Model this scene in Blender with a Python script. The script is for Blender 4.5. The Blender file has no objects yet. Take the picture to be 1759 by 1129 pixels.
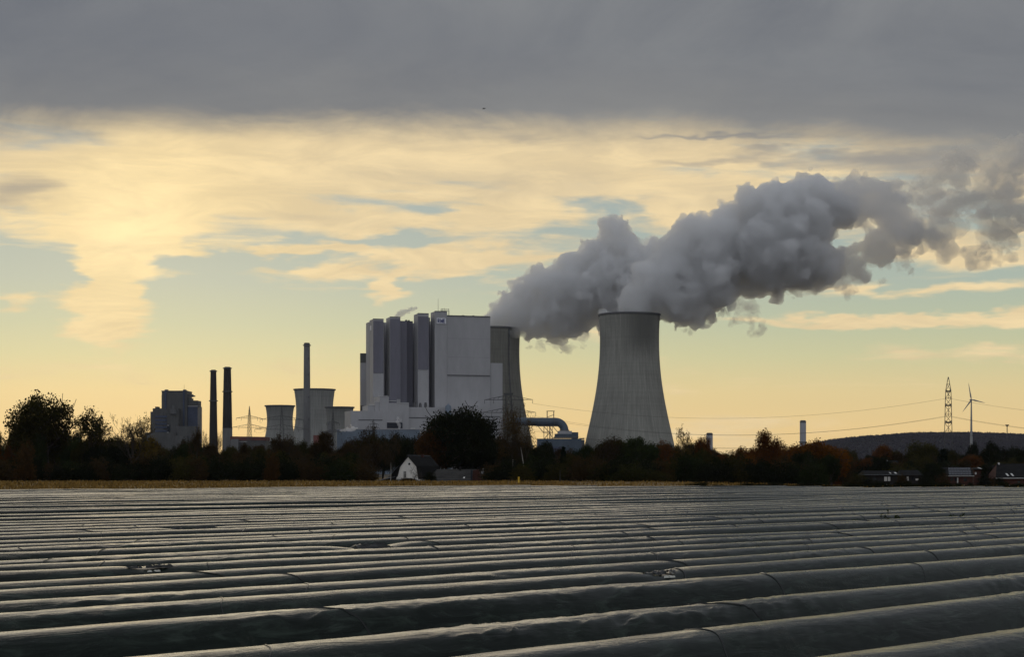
import bpy, math, random
import numpy as np
from mathutils import Vector

# ------------------------------------------------------------------ camera, world, sun, exposure
SC = bpy.context.scene
COL = SC.collection
FOC, CX, HZ, EYE = 3000.0, 879.5, 812.0, 1.95      # focal length and horizon measured on a 1759 x 1129 frame, eye height in m
R = math.radians

cam_data = bpy.data.cameras.new('camera')
cam_data.sensor_width = 36.0
cam_data.lens = 36.0 * FOC / 1759.0
cam_data.shift_y = (HZ - 564.5) / 1759.0
cam_data.clip_start = 0.2
cam_data.clip_end = 40000
cam = bpy.data.objects.new('camera', cam_data)
cam.location = (0, 0, EYE)
cam.rotation_euler = (R(90), 0, 0)
COL.objects.link(cam)
SC.camera = cam

SUN_AZ, SUN_EL = R(-12.2), R(7.7)                    # azimuth from +Y towards +X
SUN_DIR = Vector((math.sin(SUN_AZ) * math.cos(SUN_EL), math.cos(SUN_AZ) * math.cos(SUN_EL), math.sin(SUN_EL)))

SC.view_settings.view_transform = 'Standard'
SC.view_settings.look = 'None'
SC.view_settings.exposure = 0.0
SC.view_settings.gamma = 1.0
SC.view_settings.use_curve_mapping = False
SC.cycles.use_denoising = True
SC.cycles.max_bounces = 16
SC.cycles.diffuse_bounces = 3
SC.cycles.glossy_bounces = 3
SC.cycles.transmission_bounces = 4
SC.cycles.transparent_max_bounces = 8
SC.cycles.volume_bounces = 14
SC.cycles.caustics_reflective = False
SC.cycles.caustics_refractive = False


class NB:
    """small node-expression builder"""
    def __init__(self, tree):
        self.t = tree
        self.n = tree.nodes
        self.l = tree.links

    def new(self, kind, **kw):
        nd = self.n.new(kind)
        for k, v in kw.items():
            setattr(nd, k, v)
        return nd

    def put(self, sock, v):
        if hasattr(v, 'is_output'):
            self.l.new(v, sock)
        elif v is not None:
            sock.default_value = v

    def m(self, op, a, b=None, c=None, clamp=False):
        nd = self.new('ShaderNodeMath', operation=op)
        nd.use_clamp = clamp
        for i, v in enumerate((a, b, c)):
            self.put(nd.inputs[i], v)
        return nd.outputs[0]

    def add(self, *a):
        r = a[0]
        for x in a[1:]:
            r = self.m('ADD', r, x)
        return r

    def mul(self, *a):
        r = a[0]
        for x in a[1:]:
            r = self.m('MULTIPLY', r, x)
        return r

    def sub(self, a, b):
        return self.m('SUBTRACT', a, b)

    def step(self, v, lo, hi, a=0.0, b=1.0):
        nd = self.new('ShaderNodeMapRange', interpolation_type='SMOOTHSTEP')
        self.put(nd.inputs[0], v)
        for i, x in enumerate((lo, hi, a, b)):
            self.put(nd.inputs[i + 1], x)
        return nd.outputs[0]

    def lin(self, v, lo, hi, a=0.0, b=1.0):
        nd = self.new('ShaderNodeMapRange')
        self.put(nd.inputs[0], v)
        for i, x in enumerate((lo, hi, a, b)):
            self.put(nd.inputs[i + 1], x)
        return nd.outputs[0]

    def vec(self, x, y, z):
        nd = self.new('ShaderNodeCombineXYZ')
        for i, v in enumerate((x, y, z)):
            self.put(nd.inputs[i], v)
        return nd.outputs[0]

    def noise(self, v, scale, detail=4, rough=0.55, dist=0.0, color=False):
        nd = self.new('ShaderNodeTexNoise')
        self.put(nd.inputs['Vector'], v)
        nd.inputs['Scale'].default_value = scale
        nd.inputs['Detail'].default_value = detail
        nd.inputs['Roughness'].default_value = rough
        nd.inputs['Distortion'].default_value = dist
        return nd.outputs[1 if color else 0]

    def mix(self, f, a, b, blend='MIX'):
        nd = self.new('ShaderNodeMix', data_type='RGBA', blend_type=blend)
        nd.clamp_factor = True
        self.put(nd.inputs[0], f)
        for i, v in ((6, a), (7, b)):
            if isinstance(v, tuple) and len(v) == 3:
                v = v + (1.0,)
            self.put(nd.inputs[i], v)
        return nd.outputs[2]

    def ramp(self, f, stops, interp='LINEAR'):
        nd = self.new('ShaderNodeValToRGB')
        el = nd.color_ramp.elements
        nd.color_ramp.interpolation = interp
        while len(el) < len(stops):
            el.new(0.5)
        for e, (p, c) in zip(el, stops):
            e.position = p
            e.color = tuple(c) + (1.0,) if len(c) == 3 else c
        self.put(nd.inputs[0], f)
        return nd.outputs[0]


def lin3(r, g, b):
    f = lambda c: (c / 255 / 12.92) if c / 255 <= 0.04045 else ((c / 255 + 0.055) / 1.055) ** 2.4
    return (f(r), f(g), f(b))


def build_world():
    w = bpy.data.worlds.new('World')
    SC.world = w
    w.use_nodes = True
    w.cycles.sampling_method = 'MANUAL'
    w.cycles.sample_map_resolution = 1024
    nt = w.node_tree
    nt.nodes.clear()
    b = NB(nt)
    tc = b.new('ShaderNodeTexCoord')
    D = tc.outputs['Generated']
    sep = b.new('ShaderNodeSeparateXYZ')
    b.put(sep.inputs[0], D)
    x, y, z = sep.outputs
    az = b.m('ARCTAN2', x, y)                                    # azimuth, 0 = +Y
    el = b.m('ARCSINE', z)                                       # elevation
    # the grey deck overhead: a cloud sheet with one straight front edge ahead of the viewer
    yy = b.m('MAXIMUM', y, 0.02)
    v = b.m('DIVIDE', z, yy)
    en = b.noise(b.vec(x, y, b.mul(z, 2.5)), 7.5, 6, 0.6, 0.4)
    edge = b.add(0.2020, b.mul(b.sub(en, 0.5), 0.046), b.mul(b.step(az, 0.06, 0.27), -0.022), b.mul(b.step(az, -0.2, -0.30), -0.003))
    above = b.sub(v, edge)
    deck = b.step(above, -0.017, 0.013)
    deck = b.m('MAXIMUM', deck, b.lin(y, 0.10, 0.02))
    dn = b.noise(b.vec(x, y, b.mul(z, 2.6)), 4.5, 6, 0.62, 0.6)
    dn2 = b.noise(b.vec(x, y, b.mul(z, 4.0)), 2.0, 2, 0.5, 0.8)
    dk = b.mix(b.step(dn, 0.25, 0.78), lin3(107, 111, 118), lin3(132, 134, 136))
    dk = b.mix(b.step(dn2, 0.35, 0.7, 0.0, 0.5), dk, lin3(110, 113, 120))
    dk = b.mix(b.step(above, 0.0, 0.05, 0.35, 0.0), dk, lin3(158, 155, 147))
    lift = b.lin(z, 0.2, 1.0, 1.0, 1.7)                           # an overcast sheet is brighter towards the zenith
    lift = b.mul(lift, b.step(y, 0.75, -0.55, 1.0, 1.9))          # and thinner, brighter away from the storm front
    dk = b.mix(1.0, dk, b.vec(lift, lift, lift), 'MULTIPLY')

    # cloud coordinates: azimuth / elevation, gently warped so that nothing is a clean ellipse
    big = b.noise(b.vec(x, y, b.mul(z, 3.0)), 5.0, 1, 0.5, 0, True)
    fine = b.noise(b.vec(x, y, b.mul(z, 3.2)), 22.0, 3, 0.6, 0, True)

    def vm(op, *args):
        nd = b.new('ShaderNodeVectorMath', operation=op)
        for q, s_ in zip(args, nd.inputs):
            b.put(s_, q)
        return nd.outputs['Value' if op == 'DOT_PRODUCT' else 'Vector']

    W = vm('MULTIPLY_ADD', vm('SUBTRACT', big, (0.5, 0.5, 0.5)), (0.10, 0.022, 0.0), b.vec(az, el, 0.0))
    W = vm('MULTIPLY_ADD', vm('SUBTRACT', fine, (0.5, 0.5, 0.5)), (0.07, 0.020, 0.0), W)

    def blob(cov, px, py, sx, sy, amp):
        kx, ky = FOC / sx, FOC / sy
        q = vm('MULTIPLY_ADD', W, (kx, ky, 0.0), (-math.atan((px - CX) / FOC) * kx, -math.atan((HZ - py) / FOC) * ky, 0.0))
        return b.m('MULTIPLY_ADD', b.m('POWER', math.exp(-1), vm('DOT_PRODUCT', q, q)), amp, cov)

    # clear evening sky: Nishita plus the warm dusty layer over the horizon
    sky = b.new('ShaderNodeTexSky', sky_type='NISHITA')
    sky.sun_disc = False
    sky.sun_elevation = SUN_EL
    sky.sun_rotation = SUN_AZ
    sky.air_density, sky.dust_density, sky.ozone_density = 1.0, 2.5, 1.5
    nish = b.mix(1.0, sky.outputs[0], (0.05, 0.05, 0.05), 'MULTIPLY')
    e01 = b.lin(el, 0.0, 0.30)
    grad = b.ramp(e01, [(0.0, lin3(243, 206, 142)), (0.08, lin3(243, 211, 148)), (0.15, lin3(233, 211, 154)), (0.22, lin3(208, 206, 162)), (0.28, lin3(190, 198, 168)),
                        (0.36, lin3(174, 187, 174)), (0.46, lin3(161, 177, 173)), (0.6, lin3(157, 173, 176)), (1.0, lin3(128, 142, 150))])
    away = b.step(b.m('ABSOLUTE', b.sub(az, SUN_AZ)), 0.7, 2.4)
    grad = b.mix(b.mul(away, 0.75), grad, lin3(132, 146, 158))
    clear = b.mix(0.06, grad, nish)

    # cirrus: long horizontal streaks, thick in the upper band, loose lower down
    st1 = b.noise(b.vec(x, y, b.mul(z, 4.6)), 5.5, 5, 0.55, 0.9)
    st2 = b.noise(b.vec(b.add(x, 4.0), y, b.mul(z, 7.0)), 13.0, 4, 0.6, 0.7)
    band = b.ramp(e01, [(0.0, (0.03,) * 3), (0.16, (0.02,) * 3), (0.34, (0.05,) * 3), (0.43, (0.17,) * 3),
                        (0.50, (0.40,) * 3), (0.60, (0.52,) * 3), (1.0, (0.52,) * 3)])
    cov = b.add(b.mul(b.sub(st1, 0.5), 1.9), b.mul(b.sub(st2, 0.5), 0.9), band, -0.06)
    feats = [  # px, py, sx, sy, amp
        (215, 405, 120, 52, 0.70), (180, 470, 75, 45, 0.75), (195, 545, 95, 45, 1.05), (185, 590, 60, 25, 0.4),
        (10, 540, 45, 20, 0.6), (300, 340, 330, 70, 0.25), (860, 380, 150, 30, 0.4), (1000, 300, 300, 60, 0.3),
        (540, 434, 130, 6, 0.55), (676, 495, 22, 26, 0.6), (330, 446, 70, 6, 0.4), (650, 525, 26, 14, 0.4), (1520, 548, 330, 11, 0.85), (1680, 600, 230, 20, 0.6),
        (1560, 500, 220, 9, 0.5), (1230, 365, 90, 40, 0.5), (1700, 455, 120, 14, 0.4), (760, 440, 160, 22, 0.35),
        (400, 452, 150, 14, -0.6), (40, 480, 80, 28, -0.7), (640, 470, 170, 13, 0.45), (820, 455, 150, 20, 0.45), (640, 415, 110, 7, -0.5), (420, 560, 170, 60, -0.4), (570, 530, 130, 30, -0.35),
        (1060, 358, 110, 12, -0.45), (770, 360, 110, 12, -0.40), (1300, 470, 200, 35, -0.3), (60, 600, 80, 30, -0.2)]
    for f in feats:
        cov = blob(cov, *f)
    cir = b.step(cov, 0.0, 0.46)
    tex = b.noise(b.vec(x, y, b.mul(z, 5.0)), 15.0, 6, 0.66, 0.9)
    creamy = b.mix(b.step(tex, 0.3, 0.72), lin3(228, 205, 162), lin3(250, 224, 174))
    col = b.mix(b.mul(cir, 0.94), clear, creamy)
    # glow of the sun behind thin cloud
    ang2 = b.mul(b.sub(1.0, vm('DOT_PRODUCT', D, tuple(SUN_DIR))), 2.0)
    g1 = b.m('EXPONENT', b.mul(ang2, -1 / 0.034 ** 2))
    g2 = b.m('EXPONENT', b.mul(ang2, -1 / 0.075 ** 2))
    glow = b.mix(1.0, b.mix(g2, (0, 0, 0), (0.13, 0.085, 0.0)), b.mix(g1, (0, 0, 0), (0.13, 0.115, 0.07)), 'ADD')
    col = b.mix(b.add(0.05, b.mul(cir, 0.95)), col, b.mix(1.0, col, glow, 'ADD'))
    # broad beige shading inside the bright band
    shade = b.noise(b.vec(b.add(x, 7.0), y, b.mul(z, 4.5)), 6.0, 3, 0.5, 0.6)
    col = b.mix(b.mul(b.step(shade, 0.48, 0.72), b.step(el, 0.11, 0.15), 0.42), col, lin3(186, 174, 152))
    # grey veils hanging under the deck
    veil_n = b.noise(b.vec(b.add(x, 2.0), y, b.mul(z, 7.0)), 7.0, 4, 0.55, 0.8)
    veil = b.add(b.mul(b.sub(veil_n, 0.5), 1.5), b.lin(el, 0.165, 0.215, -0.45, 0.30))
    for f in [(-25, 335, 110, 75, 0.75), (60, 245, 120, 22, 0.35), (860, 245, 70, 13, 0.5), (1420, 280, 230, 30, 0.8), (1650, 320, 160, 80, 0.9),
              (1240, 242, 110, 4, 0.6), (1180, 285, 130, 9, 0.5), (430, 222, 130, 15, 0.5), (1340, 253, 150, 6, -0.7), (300, 245, 160, 22, -0.35)]:
        veil = blob(veil, *f)
    veil = b.step(veil, 0.05, 0.78)
    col = b.mix(b.mul(veil, 0.86), col, lin3(150, 147, 143))
    bga, bgb = b.new('ShaderNodeBackground'), b.new('ShaderNodeBackground')
    b.put(bga.inputs[0], col)
    b.put(bgb.inputs[0], dk)
    mx = b.new('ShaderNodeMixShader')
    b.put(mx.inputs[0], deck)
    b.l.new(bga.outputs[0], mx.inputs[1])
    b.l.new(bgb.outputs[0], mx.inputs[2])
    out = b.new('ShaderNodeOutputWorld')
    b.l.new(mx.outputs[0], out.inputs[0])


build_world()

sun_data = bpy.data.lights.new('sun', 'SUN')
sun_data.energy = 0.3
sun_data.angle = R(38)
sun_data.color = (1.0, 0.85, 0.63)
sun = bpy.data.objects.new('sun', sun_data)
sun.rotation_euler = (-SUN_DIR).to_track_quat('-Z', 'Y').to_euler()
sun.location = SUN_DIR * 500
COL.objects.link(sun)


# ------------------------------------------------------------------ helpers
def at(px, py, Y):
    """world point seen at that place of the photograph, Y metres ahead"""
    return Vector(((px - CX) / FOC * Y, Y, EYE + (HZ - py) / FOC * Y))


_RT = np.random.RandomState(11).rand(64, 64, 64).astype(np.float32)


def vnoise(x, y, z=0.0):
    """value noise in 0..1 on arrays"""
    x, y, z = np.broadcast_arrays(np.asarray(x, np.float32), np.asarray(y, np.float32), np.asarray(z, np.float32))
    ix, iy, iz = np.floor(x).astype(int), np.floor(y).astype(int), np.floor(z).astype(int)
    fx, fy, fz = x - ix, y - iy, z - iz
    fx, fy, fz = [f * f * (3 - 2 * f) for f in (fx, fy, fz)]
    a, c, e = ix & 63, iy & 63, iz & 63
    a1, c1, e1 = (ix + 1) & 63, (iy + 1) & 63, (iz + 1) & 63
    l = lambda p, q, t: p + (q - p) * t
    k0 = l(l(_RT[a, c, e], _RT[a1, c, e], fx), l(_RT[a, c1, e], _RT[a1, c1, e], fx), fy)
    k1 = l(l(_RT[a, c, e1], _RT[a1, c, e1], fx), l(_RT[a, c1, e1], _RT[a1, c1, e1], fx), fy)
    return l(k0, k1, fz)


class MB:
    """collects faces; build() links them as one mesh object"""
    def __init__(self):
        self.v, self.f = [], []

    def face(self, *pts):
        i = len(self.v)
        self.v += [tuple(p) for p in pts]
        self.f.append(tuple(range(i, i + len(pts))))
        return self

    def box(self, x0, x1, y0, y1, z0, z1):
        i = len(self.v)
        self.v += [(x0, y0, z0), (x1, y0, z0), (x1, y1, z0), (x0, y1, z0), (x0, y0, z1), (x1, y0, z1), (x1, y1, z1), (x0, y1, z1)]
        self.f += [tuple(i + k for k in q) for q in ((0, 3, 2, 1), (4, 5, 6, 7), (0, 1, 5, 4), (1, 2, 6, 5), (2, 3, 7, 6), (3, 0, 4, 7))]
        return self

    def prism(self, poly, y0, y1):
        """polygon in xz (counter-clockwise seen from -y) extruded along y"""
        i, n = len(self.v), len(poly)
        self.v += [(p[0], y0, p[1]) for p in poly] + [(p[0], y1, p[1]) for p in poly]
        self.f.append(tuple(range(i, i + n)))
        self.f.append(tuple(range(i + 2 * n - 1, i + n - 1, -1)))
        for k in range(n):
            j = (k + 1) % n
            self.f.append((i + j, i + k, i + n + k, i + n + j))
        return self

    def tube(self, pts, rad, n=6, caps=True):
        pts = [Vector(p) for p in pts]
        if not hasattr(rad, '__len__'):
            rad = [rad] * len(pts)
        i0 = len(self.v)
        ref = None
        for k, p in enumerate(pts):
            d = (pts[min(k + 1, len(pts) - 1)] - pts[max(k - 1, 0)])
            d = d.normalized() if d.length > 1e-9 else Vector((0, 0, 1))
            if ref is None:
                ref = Vector((1, 0, 0)) if abs(d.x) < 0.8 else Vector((0, 1, 0))
            a = (ref - d * ref.dot(d)).normalized()
            ref = a
            c = d.cross(a)
            for q in range(n):
                t = 2 * math.pi * q / n
                self.v.append(tuple(p + (a * math.cos(t) + c * math.sin(t)) * rad[k]))
        for k in range(len(pts) - 1):
            for q in range(n):
                r = (q + 1) % n
                self.f.append((i0 + k * n + q, i0 + k * n + r, i0 + (k + 1) * n + r, i0 + (k + 1) * n + q))
        if caps:
            self.face(*[self.v[i0 + q] for q in range(n - 1, -1, -1)])       # own vertices, so smooth sides stay clean
            self.face(*[self.v[i0 + (len(pts) - 1) * n + q] for q in range(n)])
        return self

    def lathe(self, prof, n=48, cx=0.0, cy=0.0, closed=False, cap=False):
        i0 = len(self.v)
        for r, zz in prof:
            for q in range(n):
                t = 2 * math.pi * q / n
                self.v.append((cx + r * math.cos(t), cy + r * math.sin(t), zz))
        m = len(prof)
        for k in range(m if closed else m - 1):
            k1 = (k + 1) % m
            for q in range(n):
                r = (q + 1) % n
                self.f.append((i0 + k * n + q, i0 + k * n + r, i0 + k1 * n + r, i0 + k1 * n + q))
        if cap:
            self.face(*[self.v[i0 + q] for q in range(n - 1, -1, -1)])
            self.face(*[self.v[i0 + (m - 1) * n + q] for q in range(n)])
        return self

    def mesh(self, name, mat, smooth=False):
        me = bpy.data.meshes.new(name)
        me.from_pydata(self.v, [], self.f)
        me.materials.append(mat)
        if smooth:
            me.polygons.foreach_set('use_smooth', [True] * len(me.polygons))
        me.update()
        return me

    def build(self, name, mat, parent=None, smooth=False, loc=None, rotz=0.0):
        return link(name, self.mesh(name, mat, smooth), parent, loc, rotz)


def np_mesh(name, verts, quads, mat, smooth=False):
    me = bpy.data.meshes.new(name)
    verts, quads = np.asarray(verts, np.float32), np.asarray(quads, np.int32)
    k = quads.shape[1]
    me.vertices.add(len(verts))
    me.vertices.foreach_set('co', verts.ravel())
    me.loops.add(quads.size)
    me.loops.foreach_set('vertex_index', quads.ravel())
    me.polygons.add(len(quads))
    me.polygons.foreach_set('loop_start', np.arange(0, quads.size, k, dtype=np.int32))
    me.polygons.foreach_set('loop_total', np.full(len(quads), k, np.int32))
    if smooth:
        me.polygons.foreach_set('use_smooth', np.ones(len(quads), bool))
    me.materials.append(mat)
    me.update(calc_edges=True)
    me.validate()
    return me


def link(name, data, parent=None, loc=None, rotz=0.0):
    o = bpy.data.objects.new(name, data)
    COL.objects.link(o)
    if parent is not None:
        o.parent = parent
    if loc is not None:
        o.location = loc
    o.rotation_euler.z = rotz
    return o


def tag(o, label=None, cat=None, group=None, kind=None):
    for k, v in (('label', label), ('category', cat), ('group', group), ('kind', kind)):
        if v:
            o[k] = v
    return o


def thing(name, label, cat, loc=(0, 0, 0), rotz=0.0, group=None):
    return tag(link(name, None, None, loc, rotz), label, cat, group)


def copy_tree(o, parent=None):
    c = o.copy()
    COL.objects.link(c)
    c.parent = parent
    for ch in o.children:
        copy_tree(ch, c)
    return c


def new_mat(name):
    m = bpy.data.materials.new(name)
    m.use_nodes = True
    m.node_tree.nodes.clear()
    b = NB(m.node_tree)
    out = b.new('ShaderNodeOutputMaterial')
    return m, b, out


def surf(name, base, rough=0.7, var=0.25, scale=0.2, stretch=(1, 1, 1), spec=0.3, metal=0.0, bump=0.0, bscale=None, tint=None):
    """plain worn surface: base colour broken up by two noises, optional bump"""
    m, b, out = new_mat(name)
    tc = b.new('ShaderNodeTexCoord')
    mp = b.new('ShaderNodeMapping')
    b.put(mp.inputs[0], tc.outputs['Object'])
    mp.inputs['Scale'].default_value = stretch
    n1 = b.noise(mp.outputs[0], scale, 6, 0.6)
    n2 = b.noise(mp.outputs[0], scale * 7, 4, 0.6)
    f = b.add(b.mul(n1, 0.65), b.mul(n2, 0.35))
    lo = tuple(c * (1 - var) for c in base)
    hi = tuple(min(1, c * (1 + var)) for c in (tint or base))
    col = b.mix(b.step(f, 0.32, 0.68), lo, hi)
    p = b.new('ShaderNodeBsdfPrincipled')
    b.put(p.inputs['Base Color'], col)
    b.put(p.inputs['Roughness'], b.lin(n2, 0, 1, rough * 0.85, min(1, rough * 1.15)))
    p.inputs['Specular IOR Level'].default_value = spec
    p.inputs['Metallic'].default_value = metal
    if bump:
        bp = b.new('ShaderNodeBump')
        bp.inputs['Strength'].default_value = 1.0
        bp.inputs['Distance'].default_value = bump
        b.put(bp.inputs['Height'], b.noise(mp.outputs[0], bscale or scale * 5, 5, 0.6))
        b.l.new(bp.outputs[0], p.inputs['Normal'])
    b.l.new(p.outputs[0], out.inputs[0])
    return m


M = {}
M['soil'] = surf('soil', (0.035, 0.028, 0.02), 0.95, 0.4, 0.6, bump=0.02, bscale=8)
M['verge'] = surf('verge_grass_ground', (0.10, 0.066, 0.018), 0.95, 0.5, 0.25, tint=(0.17, 0.10, 0.022))
M['clad'] = surf('light_grey_cladding', (0.40, 0.395, 0.405), 0.6, 0.10, 0.03, (1, 1, 0.3))
M['clad_dark'] = surf('slate_grey_cladding', (0.17, 0.165, 0.20), 0.55, 0.12, 0.03, (1, 1, 0.25))
M['clad_blue'] = surf('blue_grey_cladding', (0.16, 0.20, 0.25), 0.55, 0.15, 0.05, (1, 1, 0.4))
M['duct_blue'] = surf('weathered_duct_steel', (0.075, 0.10, 0.13), 0.5, 0.2, 0.08, (1, 1, 0.4))
M['trim'] = surf('dark_trim', (0.12, 0.12, 0.125), 0.6, 0.2, 0.1)
M['opening'] = surf('dark_opening', (0.012, 0.016, 0.025), 0.4, 0.2, 0.2)
M['pale_edge'] = surf('pale_roof_edge', (0.55, 0.55, 0.54), 0.6, 0.1, 0.1)
M['old_brick'] = surf('sooty_brick', (0.035, 0.03, 0.028), 0.85, 0.3, 0.08, (1, 1, 0.3))
M['old_pale'] = surf('pale_stack_concrete', (0.18, 0.18, 0.18), 0.8, 0.2, 0.08, (1, 1, 0.3))
M['old_clad'] = surf('old_plant_cladding', (0.10, 0.10, 0.097), 0.7, 0.25, 0.06, (1, 1, 0.3))
M['old_blue'] = surf('old_plant_blue_panel', (0.06, 0.075, 0.12), 0.5, 0.25, 0.08)
M['rust_roof'] = surf('rust_red_roof', (0.16, 0.06, 0.05), 0.8, 0.3, 0.05)
M['steel'] = surf('galvanised_lattice_steel', (0.10, 0.10, 0.10), 0.6, 0.2, 0.4, metal=0.3)
M['cable'] = surf('dark_cable', (0.06, 0.055, 0.05), 0.6, 0.1, 0.5)
M['white_paint'] = surf('off_white_turbine_paint', (0.34, 0.34, 0.34), 0.5, 0.08, 0.1)
M['stack_white'] = surf('pale_chimney_paint', (0.42, 0.42, 0.44), 0.6, 0.12, 0.05, (1, 1, 0.4))
M['plaster'] = surf('white_lime_plaster', (0.88, 0.87, 0.84), 0.9, 0.08, 0.6)
M['roof_tile'] = surf('dark_roof_tile', (0.013, 0.013, 0.013), 0.9, 0.35, 0.5, (1, 1, 3), spec=0.1)
M['roof_tin'] = surf('weathered_tin_roof', (0.13, 0.14, 0.15), 0.9, 0.45, 0.7, (3, 1, 1), spec=0.1)
M['barn_roof'] = surf('fibre_cement_roof', (0.05, 0.048, 0.045), 0.95, 0.3, 0.4, (1, 1, 2), spec=0.1)
M['brick'] = surf('red_brick', (0.055, 0.02, 0.014), 0.85, 0.3, 2.0)
M['dark_wood'] = surf('dark_timber', (0.016, 0.014, 0.013), 0.8, 0.3, 1.0)
M['win_white'] = surf('white_window_frame', (0.75, 0.75, 0.73), 0.5, 0.05, 1.0)
M['glass_dark'] = surf('dark_window_glass', (0.015, 0.02, 0.022), 0.08, 0.2, 0.5, spec=0.6)
M['blind'] = surf('pale_roller_blind', (0.6, 0.6, 0.58), 0.6, 0.08, 1.0)
M['solar'] = surf('solar_cell_glass', (0.015, 0.018, 0.03), 0.12, 0.2, 2.0, spec=0.6)
M['yellow'] = surf('yellow_marker_plastic', (0.75, 0.48, 0.04), 0.5, 0.1, 2.0)
M['sign'] = surf('white_sign_board', (0.80, 0.80, 0.84), 0.5, 0.05, 0.1)
M['sign_blue'] = surf('blue_sign_lettering', (0.03, 0.04, 0.16), 0.5, 0.05, 0.1)
M['bark'] = surf('dark_bark', (0.04, 0.032, 0.025), 0.9, 0.4, 1.5, (1, 1, 0.3))
M['birch_bark'] = surf('birch_bark', (0.42, 0.40, 0.36), 0.8, 0.45, 1.4, (1, 1, 2.5))


def concrete(name, base, height, dark_patch=None):
    """slip-formed tower concrete: vertical streaks, lift lines, fine meridional ribs, optional soft darker patch (angle, z, da, dz)"""
    m, b, out = new_mat(name)
    tc = b.new('ShaderNodeTexCoord')
    s = b.new('ShaderNodeSeparateXYZ')
    b.put(s.inputs[0], tc.outputs['Object'])
    x, y, z = s.outputs
    a = b.m('ARCTAN2', y, x)
    cyl = b.vec(b.mul(b.m('COSINE', a), 40), b.mul(b.m('SINE', a), 40), b.mul(z, 0.06))
    streak = b.noise(cyl, 0.55, 6, 0.65)
    patch = b.noise(tc.outputs['Object'], 0.018, 5, 0.6)
    lift = b.noise(b.vec(0.0, 0.0, z), 0.35, 3, 0.6)
    f = b.add(b.mul(streak, 0.45), b.mul(patch, 0.40), b.mul(lift, 0.15))
    lo, hi = tuple(c * 0.72 for c in base), tuple(c * 1.22 for c in base)
    col = b.mix(b.step(f, 0.36, 0.64), lo, hi)
    rib = b.m('SINE', b.mul(a, 150.0))
    col = b.mix(b.step(rib, 0.2, 1.0, 0.0, 0.22), col, tuple(c * 0.6 for c in base))
    if dark_patch:
        sa, sz, da, dz = dark_patch
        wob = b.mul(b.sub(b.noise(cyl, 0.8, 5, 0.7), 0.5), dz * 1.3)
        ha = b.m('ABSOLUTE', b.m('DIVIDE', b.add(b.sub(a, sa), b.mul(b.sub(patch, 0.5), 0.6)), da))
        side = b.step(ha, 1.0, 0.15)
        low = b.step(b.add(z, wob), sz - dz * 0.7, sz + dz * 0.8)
        col = b.mix(b.mul(side, low, 0.85), col, tuple(c * 0.38 for c in base))  # mixes a darker tone into one upper side, uneven along its lower edge
    p = b.new('ShaderNodeBsdfPrincipled')
    b.put(p.inputs['Base Color'], col)
    p.inputs['Roughness'].default_value = 0.9
    p.inputs['Specular IOR Level'].default_value = 0.2
    b.l.new(p.outputs[0], out.inputs[0])
    return m


def foliage(name, trans=0.35):
    """leaf material coloured by the object's own colour, a little different leaf by leaf"""
    m, b, out = new_mat(name)
    oi = b.new('ShaderNodeObjectInfo')
    tc = b.new('ShaderNodeTexCoord')
    n = b.noise(tc.outputs['Object'], 0.55, 3, 0.6)
    n2 = b.noise(tc.outputs['Object'], 3.0, 2, 0.6)
    f = b.add(b.mul(n, 0.6), b.mul(n2, 0.4))
    col = b.mix(b.step(f, 0.3, 0.7), b.mix(1.0, oi.outputs['Color'], (0.55, 0.6, 0.55), 'MULTIPLY'), b.mix(1.0, oi.outputs['Color'], (1.4, 1.3, 1.1), 'MULTIPLY'))
    d = b.new('ShaderNodeBsdfDiffuse')
    t = b.new('ShaderNodeBsdfTranslucent')
    b.put(d.inputs[0], col)
    b.put(t.inputs[0], col)
    mx = b.new('ShaderNodeMixShader')
    mx.inputs[0].default_value = trans
    b.l.new(d.outputs[0], mx.inputs[1])
    b.l.new(t.outputs[0], mx.inputs[2])
    b.l.new(mx.outputs[0], out.inputs[0])
    return m


M['leaf'] = foliage('autumn_leaf')


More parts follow.
